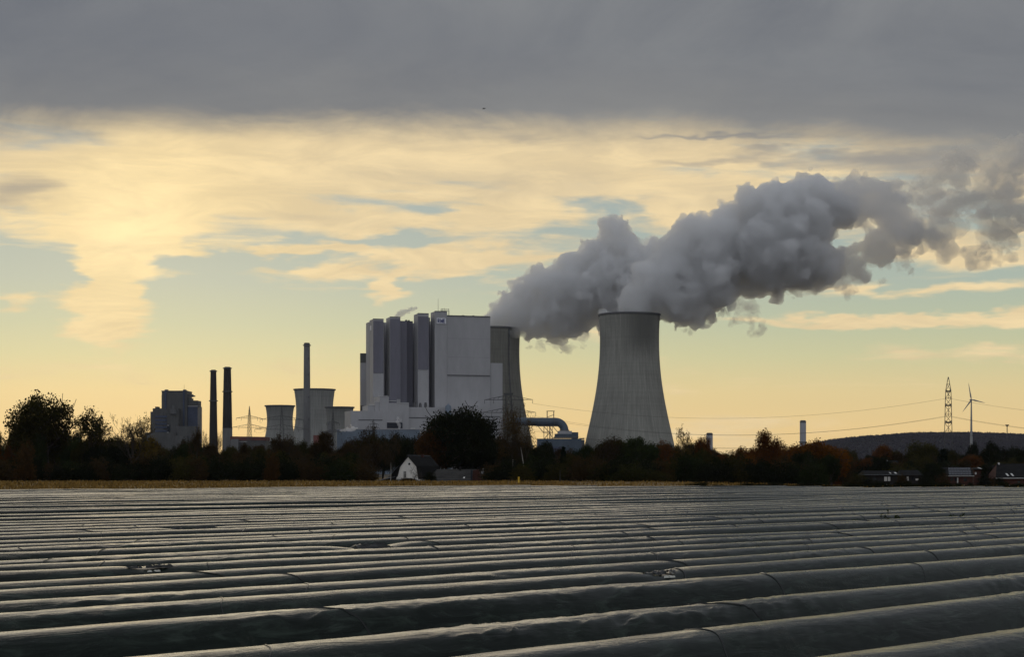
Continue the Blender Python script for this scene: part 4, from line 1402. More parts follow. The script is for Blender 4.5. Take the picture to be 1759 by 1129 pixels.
# trees that can be told apart
HERO = [
    ('broad', 84, 690, 420, 'large round crowned tree rising above the tree line at the far edge', OLIVE, 92, 0),
    ('thin', 60, 704, 425, 'half bare tree leaning against the large round crowned tree', BROWN, 60, 0),
    ('thin', 160, 708, 425, 'thin crowned tree between the large round tree and the twiggy bare tree', OLIVE, 74, 1),
    ('bare', 222, 709, 400, 'twiggy bare tree against the yellow sky beside the old boiler building', OLIVE, 62, 0),
    ('thin', 240, 724, 415, 'yellowish thin tree touching the old boiler building', YEL, 44, 2),
    ('bare', 18, 722, 430, 'bare twigs of a tree sticking up at the frame edge', BROWN, 30, 1),
    ('bare', 349, 734, 470, 'bare tree between old boiler building and first black chimney', BROWN, 22, 2),
    ('bare', 377, 736, 470, 'bare tree showing between the two black chimneys', BROWN, 18, 0),
    ('thin', 337, 738, 460, 'rounded bare topped tree at the corner of the old boiler building', BROWN, 22, 1),
    ('thin', 478, 750, 440, 'spiky thin tree below the old cooling tower nearest the black chimneys', BROWN, 40, 1),
    ('thin', 510, 752, 440, 'thin tree below the slim grey chimney', BROWN, 40, 0),
    ('broad', 552, 748, 445, 'reddish brown tree below the tallest old cooling tower', BROWN, 40, 3),
    ('thin', 622, 738, 440, 'bluish twiggy tree in front of the low service building', BROWN, 52, 2),
    ('birch', 671, 745, 395, 'slender birch with white trunk beside the white gabled house', BROWN, 34, 0),
    ('broad', 786, 714, 432, 'great dark tree with dense round crown behind the barn', DARK, 118, 1),
    ('broad', 748, 738, 428, 'rusty brown tree on the house side of the great dark tree', (0.06, 0.030, 0.012), 60, 2),
    ('broad', 826, 732, 430, 'dark tree on the pylon side of the great dark tree', DARK, 66, 4),
    ('broad', 768, 722, 436, 'dark crowned tree pressed against the house side of the great dark tree', DARK, 84, 3),
    ('broad', 806, 720, 438, 'dark crowned tree pressed against the barn end side of the great dark tree', DARK, 84, 0),
    ('birch', 902, 704, 410, 'tall drooping birch in front of the duct and half hidden cooling tower', (0.07, 0.045, 0.015), 62, 1),
    ('birch', 880, 735, 412, 'smaller birch in front of the flat topped pylon', (0.05, 0.035, 0.014), 48, 0),
    ('conifer', 968, 764, 420, 'dark narrow conifer below the flue gas duct', PINE, 16, 0),
    ('thin', 1030, 754, 420, 'bare topped tree at the foot of the great cooling tower', BROWN, 60, 0),
    ('broad', 1048, 762, 425, 'olive tree in front of the great cooling tower base', OLIVE, 52, 2),
    ('broad', 1104, 757, 420, 'round green tree in front of the great cooling tower', GREEN, 60, 3),
    ('thin', 1142, 760, 425, 'rusty thin tree at the right foot of the great cooling tower', RUST, 40, 1),
    ('thin', 1175, 741, 425, 'round see-through tree with yellow leaves beside the great cooling tower', (0.10, 0.07, 0.018), 36, 2),
    ('broad', 1205, 757, 428, 'dark rusty tree beside the short pale chimney', RUST, 30, 0),
    ('broad', 1313, 748, 430, 'orange brown tree standing tallest between the two pale chimneys', RUST, 56, 4),
    ('broad', 1287, 786, 400, 'small orange tree in front of the tall orange brown tree', ORANGE, 36, 1),
    ('broad', 1410, 766, 440, 'broad orange autumn tree below the pale chimney on the hill foot', ORANGE, 90, 2),
    ('conifer', 1384, 760, 450, 'dark conifer in front of the pale chimney on the hill foot', PINE, 16, 0),
    ('broad', 1518, 770, 600, 'orange tinted tree behind the village houses', RUST, 36, 3),
    ('broad', 1592, 766, 610, 'broad brownish tree behind the village below the pointed pylon', OLIVE, 56, 0),
    ('conifer', 1621, 768, 580, 'dark conifer under the pointed pylon', PINE, 22, 0),
    ('broad', 1662, 768, 600, 'dark round tree behind the solar roof house', DARK, 34, 1),
    ('broad', 1708, 766, 610, 'dark tree behind the village under the hill mast', DARK, 40, 2),
    ('broad', 1607, 798, 500, 'dark garden tree between the flat roofed house and the solar roof house', DARK, 34, 3),
]
for (kd, px, top, Yd, lab, colr, wd, ix) in HERO:
    plant(kd, px, top, Yd, lab, colr, wd, 'trees along the field', idx=ix)

# the mass of trees behind, tops following the skyline
SKX = [-120, 0, 40, 60, 110, 135, 190, 250, 262, 330, 400, 440, 470, 500, 560, 600, 625, 660, 720, 860, 930, 960, 1000, 1040, 1100, 1150, 1200, 1240, 1270, 1340, 1440, 1470, 1600, 1900]
SKY_ = [742, 742, 744, 738, 738, 752, 754, 758, 765, 764, 768, 766, 760, 760, 768, 766, 752, 750, 752, 755, 768, 780, 774, 766, 768, 772, 770, 778, 779, 772, 776, 784, 780, 782]
zones = [(-200, 262, 'dark leafy tree in the dense belt at the foot of the large round crowned tree', (DARK, OLIVE, GREEN, BROWN, RUST)),
         (262, 640, 'dark autumn tree in the low belt below chimneys and old cooling towers', (DARK, BROWN, GREEN, BROWN, OLIVE)),
         (640, 930, 'dark tree in the belt behind the farm buildings', (DARK, DARK, BROWN)),
         (930, 1240, 'dark tree in the belt below the great cooling tower', (DARK, GREEN, OLIVE, BROWN)),
         (1240, 1450, 'dark autumn tree in the belt below the pale chimneys', (DARK, RUST, BROWN, GREEN)),
         (1450, 2200, 'dark tree among the village houses below the hill', (DARK, DARK, BROWN, OLIVE, RUST))]


def zone(px):
    for z_ in zones:
        if z_[0] <= px < z_[1]:
            return z_
    return zones[-1]


for row, (Yd, gap, dy) in enumerate(((470, 21, 3), (530, 26, 1), (430, 24, 12))):
    px = -150
    while px < 1900:
        z_ = zone(px)
        yy_ = Yd + trng.uniform(-14, 14) + (125 if z_[0] == 1450 else 0)
        top = np.interp(px, SKX, SKY_) + dy - 1 + trng.uniform(-1, 12)
        near_house = 630 < px < 845 and row == 2
        if not near_house:
            top = top - (5 if px > 900 else 1)
            kd = 'broad' if trng.random() < 0.72 else 'thin'
            cl = trng.choice(z_[3])
            lab = '%s %s tree %s' % (CNAME[cl], {'broad': 'full', 'thin': 'sparse'}[kd], z_[2].split(' tree ', 1)[1])
            plant(kd, px, float(top), yy_, lab, cl, trng.uniform(30, 46), 'mass of trees: ' + z_[2].split(' in ')[-1].split(' among ')[-1])
        px += gap * trng.uniform(0.75, 1.25)

# shrubs closing the belt towards the field
px = -150
while px < 1900:
    gapz = 630 < px < 850
    vill = px > 1430
    if not gapz:
        Yd = trng.uniform(372, 392) if not vill else trng.uniform(545, 570)
        h_ = trng.uniform(786, 802) if not vill else trng.uniform(800, 812)
        lab = ('bushy dark shrub at the foot of the tree belt, chimney side of the white house' if px < 640 else 'bushy dark shrub at the foot of the tree belt below the great cooling tower' if px < 1430 else 'dark garden shrub in front of the village trees')
        cl = trng.choice((DARK, OLIVE, BROWN, GREEN, DARK))
        lab = lab.replace('bushy dark', 'bushy ' + CNAME[cl]).replace('dark garden', CNAME[cl] + ' garden')
        plant('shrub', px, h_, Yd, lab, cl, trng.uniform(34, 56), 'shrubs: ' + lab[-24:])
    px += trng.uniform(14, 24)
for (px, top, wd, colr, lab) in ((1090, 800, 70, (0.035, 0.038, 0.012), 'rounded olive shrub below the great cooling tower at the field edge'), (1130, 812, 50, OLIVE, 'low olive shrub next to the rounded olive shrub'), (470, 782, 26, (0.060, 0.034, 0.013), 'rusty small bush glowing in the dark belt below the old cooling towers'),
                                 (40, 768, 34, (0.055, 0.032, 0.013), 'rusty bush in the dark belt near the frame edge'), (700, 822, 30, BROWN, 'low bramble in front of the white gable'), (738, 812, 20, DARK, 'dark bush between white house and barn'), (850, 806, 40, DARK, 'dark bush at the end of the barn')):
    plant('shrub', px, top, 366 if not 660 < px < 860 else 386, lab, colr, wd, 'single shrubs along the field')
for i, px in enumerate(range(1180, 2000, 26)):
    plant('shrub', px + trng.uniform(-6, 6), trng.uniform(829, 835), trng.uniform(205, 225), 'low dark hedge bush right behind the field edge, village side', DARK, trng.uniform(30, 44), 'low hedge bushes behind the field')

vr = random.Random(9)
for i, (px, top, wd) in enumerate([(1474, 816, 26), (1490, 824, 20), (1508, 828, 24), (1548, 818, 18), (1552, 828, 26), (1588, 820, 22), (1600, 824, 26), (1618, 816, 22), (1626, 826, 14), (1648, 830, 20), (1666, 830, 14), (1690, 812, 18), (1698, 824, 22), (1716, 822, 22), (1722, 830, 24), (1746, 831, 22), (1440, 806, 34), (1460, 820, 26)]):
    plant('shrub', px, top, vr.uniform(478, 494), 'dark garden bush in front of the village houses', vr.choice((DARK, DARK, OLIVE, BROWN)), wd, 'garden bushes of the village')
for i, (px, top, wd, kd) in enumerate([(1446, 783, 30, 'broad'), (1488, 786, 30, 'broad'), (1500, 790, 12, 'conifer'), (1560, 782, 36, 'broad'), (1575, 792, 26, 'broad'), (1640, 784, 30, 'broad'), (1694, 780, 30, 'broad'), (1686, 790, 12, 'conifer'), (1735, 780, 40, 'broad'), (1757, 776, 30, 'broad')]):
    plant(kd, px, top, vr.uniform(596, 618), 'dark tree rising between the roofs of the village houses', vr.choice((DARK, DARK, PINE)), wd, 'trees between the village roofs')

# ------------------------------------------------------------------ farm buildings
FY = 400.0
k = FY / FOC
p = at(700, HZ, FY)
fh = thing('gabled_farmhouse', 'white plastered cottage with gambrel gable and dark tiled roof', 'house', (p.x, p.y, 0), R(-30))
cg = math.cos(R(30))
gx = lambda px: (px - 700) * k / cg
gzz = lambda py: EYE + (HZ - py) * k
out = [(682.5, 834), (719, 834), (718.6, 822), (715.8, 802.5), (700.9, 785.6), (686.9, 802.5), (682, 821)]
poly = [(gx(x), max(0.0, gzz(y))) for x, y in out]
MB().prism(poly, 0, 9).build('wall', M['plaster'], fh)
rfm = MB()
prof_ = [(680.6, 822), (686.0, 801.8), (700.9, 783.6), (716.9, 801.8), (720.4, 823)]
top_ = [(gx(x), gzz(y)) for x, y in prof_]
for (a0, a1) in zip(top_, top_[1:]):
    d = Vector((a1[0] - a0[0], 0, a1[1] - a0[1])).normalized()
    n_ = Vector((-d.z, 0, d.x)) * 0.14
    rfm.prism([(a0[0], a0[1]), (a1[0], a1[1]), (a1[0] + n_.x, a1[1] + n_.z), (a0[0] + n_.x, a0[1] + n_.z)], -0.35, 9.3)
ro = rfm.build('roof', M['roof_tile'], fh)
MB().tube([(gx(700.9), -0.35, gzz(783.0)), (gx(700.9), 9.3, gzz(783.0))], 0.10, 6).build('ridge_cap', M['roof_tin'], ro)
MB().box(gx(703), gx(706), 5, 5.6, gzz(786), gzz(780.5)).build('chimney', M['brick'], ro)
wn = MB().box(gx(693.2), gx(697.9), -0.04, 0.05, gzz(821), gzz(810.2)).build('window', M['glass_dark'], fh)
fr = MB()
for (x0, x1, y0, y1) in ((692.7, 693.5, 821.4, 809.8), (697.6, 698.4, 821.4, 809.8), (692.7, 698.4, 810.4, 809.6), (692.7, 698.4, 821.8, 821.0), (695.3, 695.9, 821, 810), (693.2, 697.9, 813.9, 813.3)):
    fr.box(gx(x0), gx(x1), -0.08, 0.02, gzz(y0), gzz(y1))
fr.build('window_frame', M['win_white'], wn)
MB().tube([(gx(703.2), -0.05, gzz(797.6)), (gx(703.2), 0.06, gzz(797.6))], 2.0 * k, 16).build('round_window', M['glass_dark'], fh)
MB().prism([(gx(680.5), gzz(825)), (gx(683), gzz(825)), (gx(683), gzz(819)), (gx(680.5), gzz(821))], -0.1, 0.3).build('corner_pier', M['plaster'], fh)
MB().box(gx(715), gx(723), -0.5, -0.06, 0, gzz(824.5)).build('porch_wall', M['plaster'], fh)

wg = thing('low_farm_wing', 'low tin roofed lean-to wing beside the white gabled cottage', 'shed', (at(665, HZ, 402).x, 402, 0), 0)
wx = lambda px: (px - 665) * k
MB().prism([(wx(650), 0), (wx(681.5), 0), (wx(681.5), gzz(820)), (wx(650), gzz(826.5))], 0, 5).build('wall', M['dark_wood'], wg)
for (xa, ya, xb, yb, nm, n_) in ((646.5, 827.0, 682.5, 818.5, 'roof', 9), (669.0, 817.8, 683.5, 801.5, 'upper_roof', 5)):
    mb = MB()
    mb.face((wx(xa), -0.4, gzz(ya)), (wx(xb), -0.4, gzz(yb)), (wx(xb), 4.5, gzz(yb) + 0.25), (wx(xa + 3), 4.5, gzz(ya) + 0.25))
    mb.face((wx(xa), -0.4, gzz(ya) - 0.08), (wx(xb), -0.4, gzz(yb) - 0.08), (wx(xb), -0.4, gzz(yb)), (wx(xa), -0.4, gzz(ya)))
    ro = mb.build(nm, M['roof_tin'], wg)
    for i in range(1, n_):
        f = i / n_
        q = Vector((wx(xa + (xb - xa) * f), -0.42, gzz(ya + (yb - ya) * f) + 0.03))
        MB().tube([q, q + Vector((0.2 * (1 - f), 4.9, 0.25))], 0.03, 4).build('roof_seam', M['trim'], ro)
MB().prism([(wx(650), 0), (wx(683), 0), (wx(683), gzz(802.5)), (wx(669.5), gzz(818.2)), (wx(650), gzz(827.2))], 4.6, 4.9).build('end_wall', M['dark_wood'], wg)
MB().prism([(wx(670), gzz(822)), (wx(683), gzz(822)), (wx(683), gzz(803)), (wx(670), gzz(818))], 0.1, 4).build('loft_wall', M['dark_wood'], wg)

BYn = 396.0
kb = BYn / FOC
bn = thing('grey_barn', 'long low barn with grey fibre cement roof beside the white cottage', 'barn', (at(775, HZ, BYn).x, BYn, 0), 0)
bx = lambda px: (px - 775) * kb
bz = lambda py: EYE + (HZ - py) * kb
MB().box(bx(729), bx(809), 0.6, 7, 0, bz(828.5)).build('wall', M['dark_wood'], bn)
mb = MB()
mb.face((bx(726), 0, bz(829)), (bx(810), 0, bz(829)), (bx(822), 3.9, bz(806.5)), (bx(750), 3.9, bz(806.5)))
mb.face((bx(750), 3.9, bz(806.5)), (bx(822), 3.9, bz(806.5)), (bx(812), 8, bz(829)), (bx(726), 8, bz(829)))
mb.face((bx(726), 0, bz(829)), (bx(750), 3.9, bz(806.5)), (bx(726), 8, bz(829)))
ro = mb.build('roof', M['barn_roof'], bn)
for i in range(1, 4):
    f = i / 4
    MB().tube([(bx(726 + 24 * f), 3.9 * f - 0.03, bz(829 - 22.5 * f) + 0.03), (bx(810 + 12 * f), 3.9 * f - 0.03, bz(829 - 22.5 * f) + 0.03)], 0.03, 4).build('roof_seam', M['trim'], ro)
MB().prism([(bx(810.5), 0), (bx(826.5), 0), (bx(825.5), bz(818)), (bx(821.5), bz(806.8)), (bx(813), bz(808))], 0.3, 7.6).build('brick_end', M['brick'], bn)
MB().box(bx(808.5), bx(811.5), 0.0, 0.28, 0, bz(807.5)).build('downpipe_recess', M['opening'], bn)
MB().box(bx(788), bx(791.5), 3.2, 4.2, bz(808.5), bz(801.5)).build('chimney', M['dark_wood'], ro)
mb = MB()
yq = 1.25
mb.face((bx(795), yq - 0.05, bz(822.5) + 0.06), (bx(797.8), yq - 0.05, bz(822.5) + 0.06), (bx(798.8), yq + 0.25, bz(820.2) + 0.06), (bx(796.2), yq + 0.25, bz(820.2) + 0.06))
mb.build('roof_light', M['plaster'], ro)
bl = thing('low_outbuilding', 'low dark flat outbuilding at the brick end of the barn', 'shed', (at(845, HZ, 398).x, 398, 0), 0)
MB().box(bx(753), bx(795), 0, 5, 0, bz(827.0)).build('wall', M['dark_wood'], bl)
MB().box(bx(752), bx(796), -0.3, 5.3, bz(827.0), bz(824.5)).build('roof', M['barn_roof'], bl)

# bare climbing bush in front of the gable
rng = random.Random(4)
tm, tips = MB(), []
for i in range(4):
    grow(tm, rng, Vector((rng.uniform(-0.5, 0.5), 0, 0)), Vector((rng.uniform(-0.5, 0.5), 0, 1)).normalized(), 1.5, 0.045, 3, tips, 0.75, 0.2, 0.015, 5, 0.05, (2, 3))
sh = thing('bare_bush', 'bare twiggy bush in front of the white gable', 'shrub', at(714, HZ, 394).xy[:] + (0,), 0)
tm.build('branch_mass', M['bark'], sh)

for (px, py, Yd, hgt_, r_, m_, lab, nm) in ((891, 826, 300, 0.9, 0.16, 'yellow', 'short yellow marker post at the field edge under the birch', 'marker_post'), (962, 815, 340, 2.2, 0.09, 'barn_roof', 'thin grey timber post in front of dark trees below the duct', 'timber_post')):
    q = at(px, HZ, Yd)
    t = thing(nm, lab, 'post', (q.x, q.y, 0))
    zt = max(EYE + (HZ - py + 5) / FOC * Yd, hgt_)
    MB().tube([(0, 0, 0), (0.01, 0, zt)], [r_, r_ * 0.85], 8).build('shaft', M[m_], t)
    MB().tube([(0.01, 0, zt), (0.01, 0, zt + 0.06), (0.01, 0, zt + 0.14)], [r_ * 1.1, r_ * 1.05, r_ * 0.3], 8).build('cap', M[m_], t)


# ------------------------------------------------------------------ village houses
def house(label, px, Yd, x0, x1, y_ridge, y_eave, y_base, depth, wall, roof, ridge_in=(0, 0), yaw=0.0, windows=(), skylights=(), chimney=None, eave=None, flat=False):  # skylights: pale roof quads; the one on the brick annex is a painted glint
    """eave side to the viewer; all measures in photo px at that distance"""
    k = Yd / FOC
    X0 = (px - CX) * k
    zb = float(gz(X0, Yd))
    t = thing('village_house', label, 'house', (X0, Yd, zb), yaw, 'village houses')
    z = lambda py: EYE + (HZ - py) * k - zb
    x = lambda q: (q - px) * k
    ze, zr = z(y_eave), z(y_ridge)
    MB().box(x(x0), x(x1), 0, depth, 0, ze).build('wall', M[wall], t)
    o = 0.4
    ra, rb = x(x0) + ridge_in[0] * k, x(x1) - ridge_in[1] * k
    mb = MB()
    ex0, ex1 = x(x0) - o, x(x1) + o
    th = 0.18
    mid = depth * 0.5
    mb.face((ex0, -o, ze), (ex1, -o, ze), (rb + (o if not ridge_in[1] else 0), mid, zr), (ra - (o if not ridge_in[0] else 0), mid, zr))
    mb.face((ra - (o if not ridge_in[0] else 0), mid, zr), (rb + (o if not ridge_in[1] else 0), mid, zr), (ex1, depth + o, ze), (ex0, depth + o, ze))
    mb.face((ex0, -o, ze - th), (ex0, depth + o, ze - th), (ex1, depth + o, ze - th), (ex1, -o, ze - th))
    mb.face((ex0, -o, ze - th), (ex1, -o, ze - th), (ex1, -o, ze), (ex0, -o, ze))
    ro = mb.build('roof', M[roof], t)
    gb = MB()
    for gx_ in ((x(x0) + 0.01, ra), (x(x1) - 0.01, rb)):
        gb.face((gx_[0], 0, ze - 0.02), (gx_[0], depth, ze - 0.02), (gx_[1], mid, zr - 0.1))
    gb.build('gable', M[wall], t)
    if eave:
        MB().tube([(ex0, -o - 0.09, ze - 0.02), (ex1, -o - 0.09, ze - 0.02)], 0.09, 6).build('gutter', M[eave], ro)
    for (wx0, wx1, wy0, wy1, mt) in windows:
        w_ = MB().box(x(wx0), x(wx1), -0.05, 0.03, z(wy1), z(wy0)).build('window', M[mt], t)
        f = MB()
        for (a0, a1, b0, b1) in ((wx0 - 0.35, wx0, wy0 - 0.35, wy1 + 0.35), (wx1, wx1 + 0.35, wy0 - 0.35, wy1 + 0.35), (wx0, wx1, wy0 - 0.4, wy0), (wx0, wx1, wy1, wy1 + 0.5)):
            f.box(x(a0), x(a1), -0.09, 0.02, z(b1), z(b0))
        f.build('window_frame', M['win_white' if mt == 'blind' else 'dark_wood'], w_)
    slope = lambda py: -o + (mid + o) * (z(py) - ze) / (zr - ze)
    for (wx0, wx1, wy0, wy1) in skylights:
        sk = (wy1 - wy0) * 0.45
        n_ = Vector((0, -(zr - ze), mid + o)).normalized() * 0.06
        pts_ = [Vector((x(wx0 + sk), slope(wy1), z(wy1))), Vector((x(wx1 + sk), slope(wy1), z(wy1))), Vector((x(wx1), slope(wy0), z(wy0))), Vector((x(wx0), slope(wy0), z(wy0)))]
        MB().face(*[q + n_ for q in pts_]).build('skylight', M['blind'], ro)  # pale quads for skylights, also used for a painted roof glint
    if chimney:
        cx_, cw, cy0, cmat = chimney
        MB().box(x(cx_ - cw), x(cx_ + cw), mid - 0.4, mid + 0.4, z(y_ridge + 5), z(cy0)).build('chimney', M[cmat], ro)
    return t, x, z, slope, ro


house('flat roofed dark bungalow with two pale windows behind the field edge', 1531, 520, 1483, 1544, 809, 816.2, 836, 9, 'dark_wood', 'roof_tile', (3, 3), 0, [(1519.3, 1523.4, 820, 826.3, 'blind'), (1525.6, 1528.8, 820, 826.3, 'blind'), (1488, 1492, 821, 826, 'glass_dark'), (1500, 1505, 821, 826, 'glass_dark'), (1517.5, 1523.5, 833.5, 836, 'blind')], [(1529.5, 1531.5, 812.2, 814.6), (1538, 1541.5, 812, 814.4)], None, 'roof_tin')
house('dark bungalow adjoining the flat roofed one, towards the solar roof house', 1565, 528, 1547, 1584, 808, 817.0, 836, 8, 'dark_wood', 'roof_tile', (2, 2), 0, [(1558, 1560.2, 819.5, 825.5, 'blind'), (1573.2, 1577, 823.2, 825.3, 'blind'), (1566, 1569, 820, 825, 'glass_dark')], [], None, 'barn_roof')
house('small house with a shining roof patch at the tree belt end of the village', 1466, 560, 1452, 1482, 800, 809, 836, 8, 'dark_wood', 'roof_tile', (4, 2), 0, [(1457, 1461, 831.5, 833.5, 'blind'), (1462.5, 1470, 832, 833.4, 'blind')], [(1467.5, 1473.5, 803.5, 808.5)], (1460, 1.6, 797, 'roof_tin'), 'barn_roof')
house('dark gabled house with pale chimney behind the bungalows', 1527, 575, 1505, 1550, 791, 807, 834, 9, 'dark_wood', 'roof_tile', (14, 4), 0, [(1544.5, 1547.2, 808.5, 811, 'blind')], [(1544.5, 1547.0, 802.8, 805.2)], (1528.6, 0.9, 789.5, 'plaster'))
house('dark low house between the bungalows and solar roof house', 1592, 575, 1576, 1622, 806, 815, 836, 8, 'dark_wood', 'roof_tile', (4, 4), 0, [(1613.8, 1615, 826, 830, 'blind')], [], (1581, 0.9, 802.5, 'plaster'))
t, hx_, hz_, hs_, ro = house('red brick house with solar panels across its roof', 1650, 500, 1627.5, 1670.5, 803.0, 818.2, 838, 10, 'brick', 'roof_tile', (-6, -5), 0, [(1640, 1644, 822, 826.5, 'glass_dark'), (1644.2, 1645.6, 821.6, 830, 'blind'), (1656, 1660.6, 822.5, 826.8, 'glass_dark'), (1633, 1637, 821.5, 826, 'glass_dark'), (1655.3, 1656.2, 833, 838, 'blind')], [], None, 'pale_edge')
k5 = 500 / FOC
for r_ in range(3):
    for c_ in range(8):
        ya, yb = 804.2 + r_ * 4.35, 804.2 + r_ * 4.35 + 4.0
        mbp = MB()
        q = []
        for (cc, yy2) in ((c_ + 0.04, yb), (c_ + 0.96, yb), (c_ + 0.96, ya), (c_ + 0.04, ya)):
            sk = (818.2 - yy2) / 15.2 * 6.0
            q.append(Vector((hx_(1629.5 + cc * 4.85 + sk), hs_(yy2) - 0.05, hz_(yy2) + 0.10)))
        n_ = Vector((0, -0.02, 0.04))
        mbp.face(*q)
        for i in range(4):
            j = (i + 1) % 4
            mbp.face(q[j], q[i], q[i] - n_ * 1.2, q[j] - n_ * 1.2)
        mbp.build('solar_panel', M['solar'], ro)
mb = MB()
for r_ in range(4):
    yy2 = 804.1 + r_ * 4.35
    sk = (818.2 - yy2) / 15.2 * 6.0
    mb.tube([(hx_(1629.3 + sk), hs_(yy2) - 0.07, hz_(yy2) + 0.12), (hx_(1668.6 + sk), hs_(yy2) - 0.07, hz_(yy2) + 0.12)], 0.045, 4)
mb.build('mounting_rail', M['barn_roof'], ro)
k5 = 520 / FOC
house('brick annex on the turbine side of the solar roof house', 1679, 512, 1673.5, 1686, 803.5, 806.5, 838, 8, 'brick', 'roof_tile', (2, 2), 0, [(1675, 1677, 812, 815, 'blind')], [(1683.5, 1687, 803.8, 806)], None)  # its pale skylight quad is a roof glint put in as colour
house('dark house with one skylight on the slope behind the solar roof house', 1673, 640, 1650, 1694, 786, 800, 830, 9, 'dark_wood', 'roof_tile', (8, 8), 0, [(1670.5, 1674, 801, 802.4, 'blind')], [(1671.0, 1674, 787.5, 791)], None)
house('brick house with two skylights and white eaves at the frame edge', 1738, 500, 1712, 1790, 797, 822, 838, 12, 'brick', 'roof_tile', (10, 0), 0, [(1748, 1752, 827, 831, 'glass_dark'), (1731, 1734.5, 834, 836, 'blind')], [(1729.4, 1732.6, 814, 818.4), (1737.8, 1741, 814, 818.4)], (1725.6, 0.9, 795.2, 'plaster'), 'win_white')
house('dark roofed house between solar roof house and frame edge', 1702, 560, 1684, 1722, 799, 812, 838, 9, 'dark_wood', 'roof_tile', (5, 5), 0, [(1703, 1706.5, 820, 824, 'blind'), (1692, 1695, 821, 825, 'glass_dark')], [], None, 'barn_roof')

# a bird high over the plant
bq = at(831, 186.5, 260)
bd = thing('bird', 'tiny dark bird flying just below the grey cloud deck', 'bird', bq)
MB().tube([(-0.24, 0, 0), (-0.16, 0, 0.01), (0.05, 0, 0.02), (0.2, 0, 0.03), (0.27, 0, 0.06)], [0.02, 0.05, 0.065, 0.04, 0.05], 8).build('bird_body', M['cable'], bd, True)
for sy in (-1, 1):
    MB().face((-0.08, 0, 0.03), (0.07, 0, 0.03), (0.10, 0.22 * sy, 0.10), (-0.02, 0.24 * sy, 0.10)).face((-0.02, 0.24 * sy, 0.10), (0.10, 0.22 * sy, 0.10), (0.16, 0.5 * sy, 0.06)).build('wing', M['cable'], bd)


# ------------------------------------------------------------------ steam
def surface_nets(f, org, h):
    """closed quad mesh round f > 0 on a regular grid"""
    ins = f > 0
    nx, ny, nz = f.shape
    off = [(0, 0, 0), (1, 0, 0), (0, 1, 0), (1, 1, 0), (0, 0, 1), (1, 0, 1), (0, 1, 1), (1, 1, 1)]
    cnt = np.zeros((nx - 1, ny - 1, nz - 1), np.int8)
    for o in off:
        cnt += ins[o[0]:nx - 1 + o[0], o[1]:ny - 1 + o[1], o[2]:nz - 1 + o[2]]
    act = np.argwhere((cnt > 0) & (cnt < 8))
    idx = np.full(cnt.shape, -1, np.int32)
    idx[act[:, 0], act[:, 1], act[:, 2]] = np.arange(len(act))
    val = np.stack([f[act[:, 0] + o[0], act[:, 1] + o[1], act[:, 2] + o[2]] for o in off], 1)
    acc, num = np.zeros((len(act), 3)), np.zeros(len(act))
    O = np.array(off, float)
    for i in range(8):
        for j in range(i + 1, 8):
            if np.abs(O[i] - O[j]).sum() == 1:
                m = (val[:, i] > 0) != (val[:, j] > 0)
                t = val[m, i] / (val[m, i] - val[m, j])
                acc[m] += O[i] + t[:, None] * (O[j] - O[i])
                num[m] += 1
    V = (act + acc / num[:, None]) * h + np.array(org)
    Q = []
    for ax in range(3):
        sl0 = [slice(1, -1)] * 3
        sl1 = [slice(1, -1)] * 3
        sl0[ax], sl1[ax] = slice(0, -1), slice(1, None)
        a, c = ins[tuple(sl0)], ins[tuple(sl1)]
        e = np.argwhere(a != c)
        flip = a[e[:, 0], e[:, 1], e[:, 2]]
        base = e.copy()
        for d in range(3):
            if d != ax:
                base[:, d] += 1
        u, v = (ax + 1) % 3, (ax + 2) % 3
        ids = []
        for (du, dv) in ((-1, -1), (0, -1), (0, 0), (-1, 0)):
            q = base.copy()
            q[:, u] += du
            q[:, v] += dv
            ids.append(idx[q[:, 0], q[:, 1], q[:, 2]])
        q = np.stack(ids, 1)
        q[~flip] = q[~flip][:, ::-1]
        Q.append(q)
    return V, np.concatenate(Q)


def fractal_blobs(big, seed, n2=20, n3=5, r2=(0.28, 0.52), r3=(0.20, 0.40), shell=0.82):
    """cauliflower: smaller balls on the surface of larger ones, twice"""
    rs = np.random.RandomState(seed)
    out = [b for b in big]
    for (x, y, z, r) in big:
        for i in range(n2):
            d = rs.normal(size=3)
            d /= np.linalg.norm(d)
            rr_ = r * rs.uniform(*r2)
            c = np.array((x, y, z)) + d * r * shell
            out.append((c[0], c[1], c[2], rr_))
            for j in range(n3):
                e = rs.normal(size=3)
                e /= np.linalg.norm(e)
                q = c + (e + d * 0.6) * rr_ * 0.8
                out.append((q[0], q[1], q[2], rr_ * rs.uniform(*r3)))
    return out


